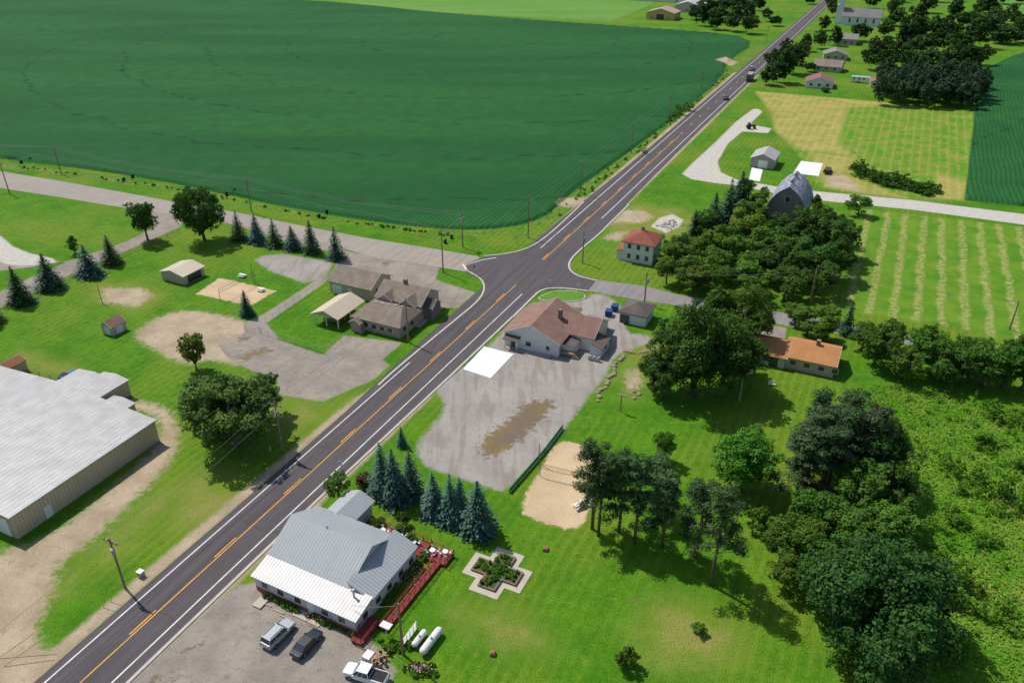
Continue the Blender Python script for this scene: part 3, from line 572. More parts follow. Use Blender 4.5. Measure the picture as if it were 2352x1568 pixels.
# ---------------------------------------------------------------- buildings
def shingle(name,c,c2):
    q=N(name); tc=q.n('ShaderNodeTexCoord').outputs['Object']; z=q.dot(tc,(0,0,1)); f=q.M('FRACT',q.M('DIVIDE',z,.16))
    a=q.noise(.5,4); b=q.noise(5,3); col=q.mix(q.rng(a,.35,.65),c,c2); col=q.mix(q.rng(b,.4,.7,0,.6),col,tuple(x*.55 for x in c)); col=q.mix(q.rng(f,.75,.95,0,.35),col,tuple(x*.5 for x in c))
    return q.fin(col,.9,0,.15)
R_br=shingle('shingle_brown',(.22,.175,.135),(.29,.235,.19)); R_red=shingle('shingle_redbrown',(.24,.14,.11),(.30,.185,.15)); R_or=shingle('shingle_orange',(.52,.25,.10),(.44,.20,.08))
R_dk=shingle('shingle_dark',(.12,.10,.095),(.16,.135,.12)); R_rust=shingle('shingle_red',(.26,.085,.06),(.31,.11,.075)); R_gy=shingle('shingle_grey',(.22,.20,.19),(.28,.26,.24)); R_pk=shingle('shingle_maroon',(.26,.11,.12),(.31,.15,.15))
R_mgx=ribbed('metal_roof_grey',(.33,.36,.375),'x',.5,dirta=.25,depth=.7); R_mgy=ribbed('metal_roof_grey_y',(.38,.40,.41),'y',.5,dirta=.25,depth=.7); R_mw=ribbed('metal_roof_white',(.54,.52,.50),'x',.5,dirta=.4,depth=.6); R_wh=ribbed('metal_roof_warehouse',(.42,.41,.40),'x',.9,dirta=.8,dirt=(.27,.26,.24),depth=.4)
R_tan=ribbed('metal_roof_tan',(.58,.48,.33),'x',.5,dirta=.1); R_tany=ribbed('metal_roof_tan_y',(.55,.46,.33),'y',.5,dirta=.15,depth=.5); R_gl=ribbed('metal_roof_taupe',(.40,.37,.35),'x',.5,dirta=.1)
W_wh=ribbed('siding_white',(.70,.69,.67),'z',.22,dirta=.2,depth=.25); W_gw=ribbed('siding_pale_grey',(.55,.55,.57),'z',.2,dirta=.15,depth=.25); W_tan=ribbed('siding_tan',(.50,.42,.32),'z',.22,dirta=.15,depth=.25); W_mt=ribbed('metal_wall_tan',(.50,.42,.30),'y',.6,dirta=.2,depth=.5)
W_st=pm('stone_wall',(.42,.34,.25),(.30,.24,.18),2.5,sc2=9); W_wood=ribbed('weathered_boards',(.26,.215,.19),'x',.35,dirt=(.12,.10,.09),dirta=.7,depth=.7,rough=.9); W_garage=ribbed('metal_wall_taupe',(.34,.29,.25),'x',.45,dirta=.1)
GLASS=pm('window_glass',(.03,.04,.05),(.05,.06,.07),.5,rough=.15,spec=.6); TRIM=pm('white_trim',(.76,.75,.73),(.7,.69,.67),1); DOOR=pm('white_door',(.74,.74,.74),(.66,.66,.66),.6); RED=pm('red_deck_boards',(.26,.045,.035),(.19,.035,.028),1.2); BRICK=pm('red_brick',(.36,.13,.085),(.25,.1,.07),2)
WOODP=pm('pole_wood',(.30,.21,.14),(.22,.155,.11),2); STEEL=pm('galvanised_steel',(.42,.43,.44),(.34,.35,.36),1,rough=.45,metal=.5); BLACK=pm('black_rubber',(.02,.02,.02),(.03,.03,.03),3); TIMB=pm('timber',(.40,.29,.18),(.3,.21,.13),2); CHIM=pm('chimney_brick',(.30,.2,.16),(.22,.15,.12),4)
class B:
    def __init__(s,name,u,v,off=0):
        s.o=np.array(P(u,v)); s.a=ANG+math.radians(off); s.e=empty(name,(s.o[0],s.o[1],0),s.a); s.c,s.s=math.cos(s.a),math.sin(s.a)
    def l(s,u,v,z=0):
        d=np.array(P(u,v,z))-s.o; return (d[0]*s.c+d[1]*s.s, -d[0]*s.s+d[1]*s.c)
    def box(s,name,x0,x1,y0,y1,z0,z1,mat): return mk(name,boxv(x0,x1,y0,y1,z0,z1),BOXF,mat,s.e)
    def gable(s,x0,x1,y0,y1,z,rise,axis,wm,rm,over=.45,z0=0,t=.14,trim=True):
        a0,a1=(y0,y1) if axis=='x' else (x0,x1); b0,b1=(x0,x1) if axis=='x' else (y0,y1); am=(a0+a1)/2
        mk('walls',*prism([(a0,z0),(a1,z0),(a1,z),(am,z+rise),(a0,z)],b0,b1,axis),wm,s.e)
        k=rise/((a1-a0)/2); e=over*k; zt=z+.012
        mk('roof',*prism([(a0-over,zt-e),(a0-over,zt-e+t),(am,zt+rise+t),(a1+over,zt-e+t),(a1+over,zt-e),(am,zt+rise)],b0-over,b1+over,axis),rm,s.e)
        if trim:
            m=MB()
            for bb in ((b0-over-.04,b0-over-.002),(b1+over+.002,b1+over+.04)):
                m.add(*prism([(a0-over,zt-e-.04),(a0-over,zt-e+t+.02),(am,zt+rise+t+.02),(a1+over,zt-e+t+.02),(a1+over,zt-e-.04),(am,zt+rise-.04)],*bb,axis))
            m.ob('fascia',TRIM,s.e)
    def hip(s,x0,x1,y0,y1,z,rise,wm,rm,over=.5,z0=0,ins=None):
        s.box('walls',x0,x1,y0,y1,z0,z,wm)
        X0,X1,Y0,Y1=x0-over,x1+over,y0-over,y1+over; w_=min(X1-X0,Y1-Y0)/2; ins=ins or w_
        if X1-X0>=Y1-Y0: r=[(X0+ins,(Y0+Y1)/2,z+rise),(X1-ins,(Y0+Y1)/2,z+rise)]; F2=[(4,5,9,8),(5,6,9),(6,7,8,9),(7,4,8)]
        else: r=[((X0+X1)/2,Y0+ins,z+rise),((X0+X1)/2,Y1-ins,z+rise)]; F2=[(4,5,8),(5,6,9,8),(6,7,9),(7,4,8,9)]
        v=[(X0,Y0,z+.005),(X1,Y0,z+.005),(X1,Y1,z+.005),(X0,Y1,z+.005),(X0,Y0,z+.17),(X1,Y0,z+.17),(X1,Y1,z+.17),(X0,Y1,z+.17)]+r
        mk('roof',v,[(0,3,2,1),(0,1,5,4),(1,2,6,5),(2,3,7,6),(3,0,4,7)]+F2,rm,s.e)
    def shed(s,x0,x1,y0,y1,za,zb,axis,wm,rm,over=.3,t=.12,z0=0):
        a0,a1=(y0,y1) if axis=='x' else (x0,x1); b0,b1=(x0,x1) if axis=='x' else (y0,y1)
        if wm: mk('walls',*prism([(a0,z0),(a1,z0),(a1,zb),(a0,za)],b0,b1,axis),wm,s.e)
        k=(zb-za)/(a1-a0)
        o0=over if za<zb else 0; o1=over if zb<za else 0
        mk('roof',*prism([(a0-o0,za-k*o0+.012),(a0-o0,za-k*o0+t),(a1+o1,zb+k*o1+t),(a1+o1,zb+k*o1+.012)],b0-over,b1+over,axis),rm,s.e)
    def op(s,face,c,w_,z0,h,at,mat=None,nm='window'):
        m=mat or GLASS; sg=1 if '+' in face else -1
        def bx(hw,za,zb,d0,d1):
            lo,hi_=sorted((at+sg*d0,at+sg*d1))
            return boxv(c-hw,c+hw,lo,hi_,za,zb) if face[0]=='y' else boxv(lo,hi_,c-hw,c+hw,za,zb)
        mk(nm+'_frame',bx(w_/2+.09,z0-.09,z0+h+.09,.003,.05),BOXF,TRIM,s.e)
        mk(nm,bx(w_/2,z0,z0+h,.052,.07),BOXF,m,s.e)
# warehouse
W=B('warehouse',42,1238); yd=W.l(348,1005)[1]
W.gable(-46,0,0,yd,4.3,1.3,'y',W_mt,R_wh,over=.25); W.op('y-',-3,3.4,0.05,3.3,0,DOOR,'door'); W.op('y-',-12,3.4,0.05,3.3,0,DOOR,'door')
W.op('x+',yd*.2,1.0,.05,2.1,0,DOOR,'door')
x,y=W.l(257,935); W.gable(x-6.5,x,yd+.05,yd+8.5,3.3,.5,'y',W_mt,R_wh,over=.2)
x2,y2=W.l(322,948); W.gable(x+.3,x2,yd+.05,yd+4.2,2.4,.4,'y',W_mt,R_wh,over=.15); W.op('y+',x+2,1,.1,2,yd+4.2,DOOR,'door')
W.gable(-28,-19,yd+.05,yd+7,3.5,.5,'y',W_mt,R_wh,over=.2)
W=B('storage_shed',0,862); W.gable(0,3.2,0,4,2.2,.8,'y',W_mt,shingle('rusty_roof',(.32,.13,.07),(.28,.16,.1)),over=.15)
# west tavern
W=B('roadside_tavern',852,692); x0=W.l(757,672)[0]
W.gable(x0,0,0,8.8,3.2,2.2,'x',W_tan,R_br); W.op('y-',x0+2.2,2.6,.05,2.3,0,DOOR,'garage_door'); W.op('y-',x0+6,.9,.05,2.1,0,DOOR,'door')
for yy in (2.6,6): W.op('x+',yy,.9,1.0,1.3,0)
cx0=W.l(815,752)[0]; cx1,cy0=W.l(919,778); cy1=cy0+9
W.hip(cx0,cx1,cy0,cy1,2.8,2.3,W_st,R_br,over=.6,ins=2.5)
for i in range(4): W.op('y-',cx0+3.2+i*2.1,1.2,1,1.1,cy0)
W.op('y-',cx0+1.2,1,.05,2.1,cy0,DOOR,'door'); W.gable(cx0+.2,cx0+2.8,cy0-1.6,cy0-.02,2.4,.8,'y',W_st,R_br,over=.3,t=.1) 
for yy in (2,5): W.op('x+',cy0+yy,1.3,1,1.1,cx1)
bx0,bx1=W.l(878,700)[0],W.l(985,722)[0]; by0=cy1+.05
W.gable(bx0+1,bx1,by0,by0+8.4,3.9,2.4,'x',W_tan,R_br)
W.gable(bx1-4.6,bx1-.6,by0-1.2,by0+4,4.0,1.5,'y',W_tan,R_br,over=.35); W.op('y-',bx1-2.6,1.2,2.2,1.1,by0-1.2)
W.gable(bx0+2,bx0+5.5,by0-.8,by0+4,4.0,1.3,'y',W_tan,R_br,over=.3); W.gable(bx1-3,bx1+2.2,by0+1.4,by0+5.4,3.0,1.4,'x',W_wood,R_dk,over=.3)
for yy in (2.2,6.2): W.op('x+',by0+yy,1,1.2,1.2,bx1)
W.box('chimney',bx0+5.8,bx0+6.6,by0+4,by0+4.8,4,7.4,CHIM)
m=MB()
for i in range(5): m.box(cx0+3+i*1.6,cx0+3.5+i*1.6,cy0+4.2+i*.2,cy0+4.7+i*.2,4.7,5.15)
m.ob('roof_vents',STEEL,W.e)
def posts(B_,name,lst,z,mat,r=.09):
    m=MB()
    for x,y in lst: m.box(x-r,x+r,y-r,y+r,0,z)
    m.ob(name,mat,B_.e)
W=B('picnic_pavilion',778,756); px0=W.l(723,742)[0]; pd=9.5
W.gable(px0,0,0,pd,2.7,1.3,'y',R_tany,R_tany,over=.5,z0=2.45)
posts(W,'posts',[(px0+.1,.1),(-.1,.1),(px0/2,.1),(px0+.1,pd/2),(-.1,pd/2),(px0+.1,pd-.1),(-.1,pd-.1)],2.45,TRIM)
m=MB()
for i in range(3): m.box(px0+1.2,-1.2,1.5+i*2.6,2.3+i*2.6,.7,.78); m.box(px0+1.4,px0+1.5,1.6+i*2.6,2.2+i*2.6,0,.7); m.box(-1.5,-1.4,1.6+i*2.6,2.2+i*2.6,0,.7)
m.ob('tables',TIMB,W.e)
W=B('open_shelter',425,655); sx=W.l(372,643)[0]
W.gable(sx,0,0,6.8,2.3,1.0,'y',W_mt,R_tany,over=.3); W.op('x+',3.4,4.6,.05,2.0,0,GLASS,'opening')
W=B('garden_shed',262,772); W.gable(W.l(229,768)[0],0,0,3.6,2.1,1.1,'y',W_tan,R_red,over=.25); W.op('x+',1.8,1.6,.05,1.8,0,DOOR,'door'); W.op('y-',-1.6,1.4,.05,1.8,0,DOOR,'door')
# central tavern
W=B('corner_tavern',1283,820); x0=W.l(1155,795)[0]
D1=13.5; W.gable(x0,0,0,D1,3.3,2.9,'y',W_wh,R_red,over=.5)
W.gable(-3.5,5.6,5.2,D1+.6,3.25,2.4,'x',W_wh,R_red,over=.4)
W.shed(5.65,8.2,3.4,8.2,3.0,2.3,'y',W_wh,R_dk); W.shed(.05,2.6,1.6,5.15,2.6,2.2,'y',W_wh,R_dk)
W.shed(.6,5.0,D1+.7,D1+3.2,2.7,2.2,'x',W_wh,R_gy); W.hip(-7.4,-2.0,D1+.05,D1+4.0,2.7,1.2,W_wh,R_br,over=.4)
W.shed(x0+.6,x0+3.6,-1.5,-.02,2.35,2.7,'x',None,R_dk); W.op('y-',x0+2,1.0,.05,2.1,0,GLASS,'door'); posts(W,'porch_posts',[(x0+.7,-1.4),(x0+3.5,-1.4)],2.3,TRIM,.07)
for i in (5.6,): W.op('y-',x0+i,1.2,1,1,0)
W.op('y-',-2.5,.8,1.1,.9,0); W.op('x+',9.5,1.2,1,1.1,5.6); W.op('x+',6,1.2,1,1.1,8.2)
W.box('chimney',-3.4,-2.6,7.4,8.2,4,7.0,CHIM)
m=MB()
for i in range(12): m.box(x0+4+i*.65,x0+4.06+i*.65,-1.5,-1.44,0,1.0)
m.box(x0+4,x0+11.2,-1.5,-1.44,1.0,1.06); m.box(x0+4,x0+11.2,-1.5,-.02,0,.12); m.ob('ramp_railing',STEEL,W.e)
m=MB(); [m.box(2.7+i*.35,3.05+i*.35,.6,1.9,0,1.1-i*.25) for i in range(4)]; m.box(.02,2.7,.6,1.9,1.0,1.1); m.ob('side_steps',TIMB,W.e)
m=MB(); [m.box(6+i*.9,6.6+i*.9,1.6,2.2,0,1.0) for i in range(3)]; m.ob('bins',STEEL,W.e)
W=B('small_garage',1482,752); W.hip(W.l(1420,742)[0],0,0,6.2,2.6,1.7,W_wh,R_dk,over=.4); W.op('y-',-1.8,2.6,.05,2.1,0,DOOR,'garage_door'); W.op('y-',-4.9,2.2,.05,2.1,0,GLASS,'opening')
# grey-roof restaurant
W=B('metal_roof_restaurant',820,1456,-1.5); x0=W.l(592,1350)[0]
W.shed(x0,0,0,3.6,2.7,3.5,'x',W_gw,R_mw,over=.35)
W.gable(x0,-3.7,3.62,14.4,3.6,2.7,'x',W_gw,R_mgx,over=.3)
W.shed(-3.68,0,3.62,14.4,4.6,3.1,'y',W_gw,R_mgy,over=.3)
W.gable(x0+1.0,x0+5.6,14.5,19.8,2.8,1.0,'y',W_gw,R_mgy,over=.4)
for yy in (2,5,7.6,10.4,13): W.op('x+',yy,1.1,1.1,1.0,0)
for i in (1.8,4.6,7.6,12.2,15): W.op('y-',x0+i,1.1,1.1,1.0,0)
W.op('y-',x0+9.8,1,.05,2.1,0,DOOR,'door'); W.box('brick_base',x0+.1,-.1,-.05,-.003,.02,.7,BRICK)
m=MB(); m.cyl((-2.0,2.6,3.2),(-2.0,2.6,4.6),.13,.13); m.cyl((-2,2.6,4.6),(-2,2.6,4.8),.22,.18); m.cyl((x0+6,9.1,6.2),(x0+6,9.1,6.9),.1,.1); m.ob('flue_pipe',STEEL,W.e)
m=MB(); m.box(x0+1.6,x0+3.0,-2.6,-.1,.0,.25); m.box(x0+7.5,x0+12,-1.4,-.1,0,.14); m.ob('entrance_ramp',M_path,W.e)
def deckbox(m,x0,x1,y0,y1,z=.55,rail=True,sides='ENSW'):
    m.box(x0,x1,y0,y1,0.02,z)
    if rail:
        def rl(ax,ay,bx,by):
            n=max(1,int(math.hypot(bx-ax,by-ay)/1.3))
            for i in range(n+1):
                px=ax+(bx-ax)*i/n; py=ay+(by-ay)*i/n; m.box(px-.04,px+.04,py-.04,py+.04,z,z+.9)
            for zz_ in (.5,.85):
                m.box(min(ax,bx)-.03,max(ax,bx)+.03,min(ay,by)-.03,max(ay,by)+.03,z+zz_,z+zz_+.05)
        if 'E' in sides: rl(x1,y0,x1,y1)
        if 'W' in sides: rl(x0,y0,x0,y1)
        if 'S' in sides: rl(x0,y0,x1,y0)
        if 'N' in sides: rl(x0,y1,x1,y1)
W=B('red_deck',820,1456,-1.5); m=MB()
deckbox(m,.15,1.8,-1.4,2.2,.5,sides='ESW'); deckbox(m,2.3,3.4,2.0,15.4,.5,sides='EW'); deckbox(m,.15,2.3,2.21,3.2,.49,False)
deckbox(m,.5,4.2,15.41,18.0,.52,sides='EN'); deckbox(m,x0+7,.1,15.4,18.4,.48,sides='NS')
m.ob('deck_boards',RED,W.e)
m=MB()
for xx,yy in ((1.4,16.6),(3.2,17.2),(-2,16.8),(-4.6,17.2),(-7.5,16.8)):
    m.cyl((xx,yy,1.2),(xx,yy,1.26),.45,.45,12); m.cyl((xx,yy,.5),(xx,yy,1.2),.05,.05,6)
    for k in range(4):
        a=k*1.57+.6; m.box(xx+.8*math.cos(a)-.18,xx+.8*math.cos(a)+.18,yy+.8*math.sin(a)-.18,yy+.8*math.sin(a)+.18,.9,.95); m.box(xx+1.0*math.cos(a)-.18,xx+1.0*math.cos(a)+.18,yy+1.0*math.sin(a)-.03,yy+1.0*math.sin(a)+.03,.95,1.35)
m.ob('tables_and_chairs',TRIM,W.e)
m=MB(); m.box(3.2,4.3,-3.2,-1.9,0,1.0); m.box(3.0,4.5,1.0,2.0,2.1,2.2);  m.cyl((3.7,1.5,0),(3.7,1.5,2.1),.06,.06); m.ob('patio_canopy',TRIM,W.e)
# white two-storey house
W=B('white_house',1497,610); x0=W.l(1430,598)[0]
W.hip(x0,0,0,8.2,5.4,2.4,W_wh,R_rust,over=.6)
for i in range(3):
    for z in (1,3.7): W.op('y-',x0+1.6+i*(-x0-3.2)/2,.9,z,1.3,0)
for yy in (2,6):
    for z in (1,3.7): W.op('x+',yy,.9,z,1.3,0)
W.shed(x0-1.9,x0-.02,.4,5.5,2.4,3.0,'y',W_wh,R_rust)
W.box('chimney',x0+3.3,x0+4,4,4.7,6,8.6,CHIM)
# ranch
W=B('ranch_house',1912,868); xm=W.l(1800,846)[0]; x0=W.l(1700,828)[0]
W.gable(xm,0,0,8.6,2.8,1.7,'x',W_tan,R_or); W.gable(x0,xm-.05,-.6,7.2,2.6,1.5,'x',W_gw,R_or)
for i in (1.5,4.2,7,9.6): W.op('y-',xm+i,1.2,1.1,1.0,0)
for i in (1.5,5): W.op('y-',x0+i,1.3,1.0,1.1,-.6)
W.op('y-',xm-2.2,1.8,.05,2.1,-.6,GLASS,'patio_door'); W.box('chimney',xm+5,xm+5.8,3.9,4.7,3.5,5.6,CHIM)
# tan garage
W=B('tan_garage',1775,390); x0=W.l(1723,383)[0]
W.gable(x0,0,0,10.5,3.4,1.7,'y',W_garage,R_gl,over=.4); W.op('y-',x0/2+.3,3.1,.05,2.7,0,DOOR,'garage_door'); W.op('x+',3,.9,.05,2.1,0,DOOR,'door'); W.op('x+',7,1,1.2,.8,0)
# gothic barn
W=B('gothic_roof_barn',1842,528); bw=10.8; H0=5.0; prof=[]
for i in range(15):
    t=i/14; x=-1+2*t; prof.append((-bw+ bw*(t)+0, H0+6.6*(1-abs(x)**1.7)**.8+ (.5 if i==7 else 0)))
body=[(-bw,0),(0,0)]+[(a_,z_) for a_,z_ in prof[::-1]]
mk('walls',*prism(body,0,15.5,'y'),W_wood,W.e)
RB=N('weathered_barn_roof'); tc=RB.n('ShaderNodeTexCoord').outputs['Object']; a_=RB.noise(1,4,RB.scale(tc,(.4,.4,1.2))); b_=RB.noise(2.2,3,RB.scale(tc,(1,.5,1)))
cc=RB.mix(RB.rng(a_,.4,.6),(.15,.16,.21),(.27,.28,.33)); cc=RB.mix(RB.rng(b_,.60,.66,0,.85),cc,(.62,.63,.66)); cc=RB.mix(RB.rng(b_,.30,.38,.8,0),cc,(.13,.085,.06)); RB=RB.fin(cc,.8)
out=[( -bw/2+(a+bw/2)*1.06, z+.2) for a,z in prof]; inn=[(-bw/2+(a+bw/2)*1.01,z+.03) for a,z in prof][::-1]
v_,f_=prism(out+inn,-.4,15.9,'y'); n=len(out); nn=2*n
f_=[(i,i+1,nn-2-i,nn-1-i) for i in range(n-1)]+[tuple(nn+j for j in (i+1,i,nn-1-i,nn-2-i)) for i in range(n-1)]+f_[2:]
mk('roof',v_,f_,RB,W.e)
m=MB(); m.cyl((-bw/2,4,11.9),(-bw/2,4,13),.45,.45); m.cyl((-bw/2,4,13),(-bw/2,4,13.7),.6,.05); m.cyl((-bw/2,11,11.9),(-bw/2,11,13),.45,.45); m.cyl((-bw/2,11,13),(-bw/2,11,13.7),.6,.05); m.ob('roof_ventilators',STEEL,W.e)
for i in (-8,-5.4,-2.8): W.op('y-',i,.9,3,1.0,0)
W.op('y-',-bw/2,1.4,7.6,1.6,0)
# far houses
def house(name,u,v,wx,dy,h,rise,ax,wmat,rmat,off=0):
    W=B(name,u,v,off); W.gable(-wx,0,0,dy,h,rise,ax,wmat,rmat)
    for i in range(3): W.op('y-',-wx*(.2+.3*i),1.3,1,1.2,0)
    W.op('x+',dy*.3,1.2,1,1.2,0); W.op('x+',dy*.7,1.0,.05,2.1,0,DOOR,'door'); return W
house('maroon_roof_house',1912,205,13,12,2.8,2.4,'y',W_wh,R_pk,6); house('maroon_roof_garage',2042,204,9,9,2.6,2.2,'y',W_wh,R_pk,4); house('brown_roof_house',1928,168,14,12,2.8,2.6,'x',W_tan,R_br,-4)
house('grey_roof_house',1945,140,13,12,3,2.2,'y',W_tan,R_gy,8); house('tan_house',1965,105,13,14,3.5,2.4,'x',W_tan,R_gy); 
W=house('farm_shed',1548,48,22,18,5.0,3.0,'y',ribbed('yellow_metal',(.50,.36,.12),'x',.6),shingle('tan_brown_roof',(.42,.30,.24),(.46,.33,.27))); W.op('y-',-11,6,.05,4,0,pm('brown_door',(.12,.07,.05)),'barn_door')
W=house('machine_shed',1605,30,20,26,5,3,'y',W_tan,R_mw); house('machine_shed',1720,6,24,30,5,3,'y',W_wh,R_mw); house('long_barn',1585,8,60,16,4,3,'x',W_wh,R_mw)
W=B('church',2018,62); W.gable(-26,0,0,13,6,5,'x',W_wh,R_gy); W.box('tower',-31,-26.05,4,9,0,13,W_wh)
W.hip(-30.4,-26.6,4.6,8.4,16.5,7.5,W_wh,W_wh,over=.2,z0=13.02,ins=2.1)
for i in range(4): W.op('y-',-4-i*5.5,1.3,2,2.8,0)
# ---------------------------------------------------------------- poles and wires
def pole(name,u,v,top,arm=True,tr=False,H=None,aoff=0,mat=None,r=.19):
    x,y=P(u,v); H=H or HT(v,top); e=empty(name,(x,y,0),ANG+aoff); m=MB(); m.cyl((0,0,-.1),(0,0,H),r,r*.65,8); m.ob('shaft',mat or WOODP,e)
    if arm:
        m=MB(); m.box(-1.35,1.35,-.08,.08,H-.78,H-.60)
        m.cyl((-.8,0.08,H-.7),(0,.08,H-1.3),.03,.03,4); m.cyl((.8,.08,H-.7),(0,.08,H-1.3),.03,.03,4); m.ob('crossarm',WOODP,e)
        m=MB()
        for xx in (-1.15,-.5,.5,1.15): m.cyl((xx,0,H-.60),(xx,0,H-.36),.07,.05,6)
        m.ob('insulators',STEEL,e)
    if tr:
        m=MB()
        for xx in ((-.55,.55) if tr>1 else (.42,)): m.cyl((xx,-.25,H-2.6),(xx,-.25,H-1.6),.27,.27,12); m.cyl((xx,-.25,H-1.6),(xx,-.25,H-1.45),.2,.1,8)
        m.ob('transformer',STEEL,e)
    return (x,y,H)
pr=[pole('utility_pole',*a) for a in ((288,1350,1235,True,1),(650,1036,922,True,2),(938,786,684,False,0),(1213,546,452,False,0),(1334,445,372,True,0),(1450,352,285,True,0),(1536,277,218,True,0),(1610,208,163,True,0),(1672,140,124,False,0),(1760,98,60,True,0))]
pw=[pole('utility_pole',*a,None,math.radians(90)) for a in ((22,445,372,True,0),(140,398,335,True,0),(578,487,408,True,0),(1063,568,487,True,2))]
px_=pole('utility_pole',1018,626,526,False); p1=pole('utility_pole',1338,604,531,False,1); p2=pole('utility_pole',1480,697,625,False,1); p3=pole('utility_pole',1860,697,617,True,0,None,math.radians(90)); p4=pole('utility_pole',2318,757,690,False); pn=pole('utility_pole',926,1502,1385,False,0,None)
WIRE=pm('wire',(.24,.24,.24),(.2,.2,.2),1)
wc=bpy.data.curves.new('power_line_wires','CURVE'); wc.dimensions='3D'; wc.bevel_depth=.03; wc.bevel_resolution=0; wc.materials.append(WIRE)
def wire(a,b,off=(0,0,0),sag=.9):
    s=wc.splines.new('POLY'); n=14; s.points.add(n)
    for i in range(n+1):
        t=i/n; s.points[i].co=(a[0]+(b[0]-a[0])*t+off[0],a[1]+(b[1]-a[1])*t+off[1],a[2]+(b[2]-a[2])*t-.35+off[2]-sag*4*t*(1-t),1)
for i in range(len(pr)-1):
    for d in (-1.1,1.1): wire(pr[i],pr[i+1],(ND[0]*d,ND[1]*d,0))
wire((pr[0][0]-20,pr[0][1]-44,10),pr[0])
ext=(pw[0][0]-90,pw[0][1]+42,11)
seq=[ext,pw[1],pw[2],pw[3]]
for a,b in zip(seq,seq[1:]):
    for d in (-1.1,0,1.1): wire(a,b,(RD[0]*d,RD[1]*d,0),1.6)
wire(pw[0],pw[1],(0,0,0)); wire(pw[3],pr[3]); wire(px_,pw[3]); wire(px_,p1); wire(pr[3],p1,(0,0,0)); wire(p1,p2); wire(p2,p3); wire(p3,p4); wire(pr[2],px_); wire(pn,(-21,74,4),(0,0,0),.3)
wo=bpy.data.objects.new('power_line_wires',wc); sc.collection.objects.link(wo)
m=MB() 
a=P(10,1530); m.cyl((*a,.05),(a[0]+4.5,a[1]+2.2,2.6),.05,.05,5); a=P(-5,1512); m.cyl((*a,.05),(a[0]+5.5,a[1]+2.2,3.2),.05,.05,5)
a=P(238,1395); m.cyl((*a,0),(a[0]+.5,a[1]+.5,2.4),.045,.045,5); a=P(255,1382); m.cyl((*a,0),(a[0]+.5,a[1]+.5,2.4),.045,.045,5); m.ob('guy_wire_guards',M_yel)
# irrigation pivot
e=empty('irrigation_pivot',(0,0,0)); m=MB(); m2=MB(); tw=[(60,372),(295,412),(530,445),(742,495),(1030,553)]
ps=[P(u,v) for u,v in tw]
for a,b in zip(ps,ps[1:]):
    n=10
    for i in range(n):
        t0=i/n;t1=(i+1)/n; f=lambda t:(a[0]+(b[0]-a[0])*t,a[1]+(b[1]-a[1])*t,3.0+.5*4*t*(1-t)); g_=lambda t:(a[0]+(b[0]-a[0])*t,a[1]+(b[1]-a[1])*t,2.8)
        m.cyl(f(t0),f(t1),.06,.06,5)
        if 0<i: m.cyl(f(t0),g_(t0),.02,.02,4)
    m.cyl(g_(.05),g_(.95),.02,.02,4)
for x,y in ps:
    d=(ps[1][0]-ps[0][0],ps[1][1]-ps[0][1]); L_=math.hypot(*d); nx_,ny_=-d[1]/L_,d[0]/L_
    for sg in (-1,1):
        m.cyl((x,y,3.0),(x+nx_*1.9*sg,y+ny_*1.9*sg,.7),.06,.06,5); cx,cy=x+nx_*1.9*sg,y+ny_*1.9*sg
        m2.cyl((cx-d[0]/L_*.18,cy-d[1]/L_*.18,.6),(cx+d[0]/L_*.18,cy+d[1]/L_*.18,.6),.6,.6,14)
    m.cyl((x-nx_*1.9,y-ny_*1.9,.7),(x+nx_*1.9,y+ny_*1.9,.7),.06,.06,5)
m.ob('pipe_truss',pm('weathered_pipe',(.22,.22,.21)),e); m2.ob('wheels',BLACK,e)
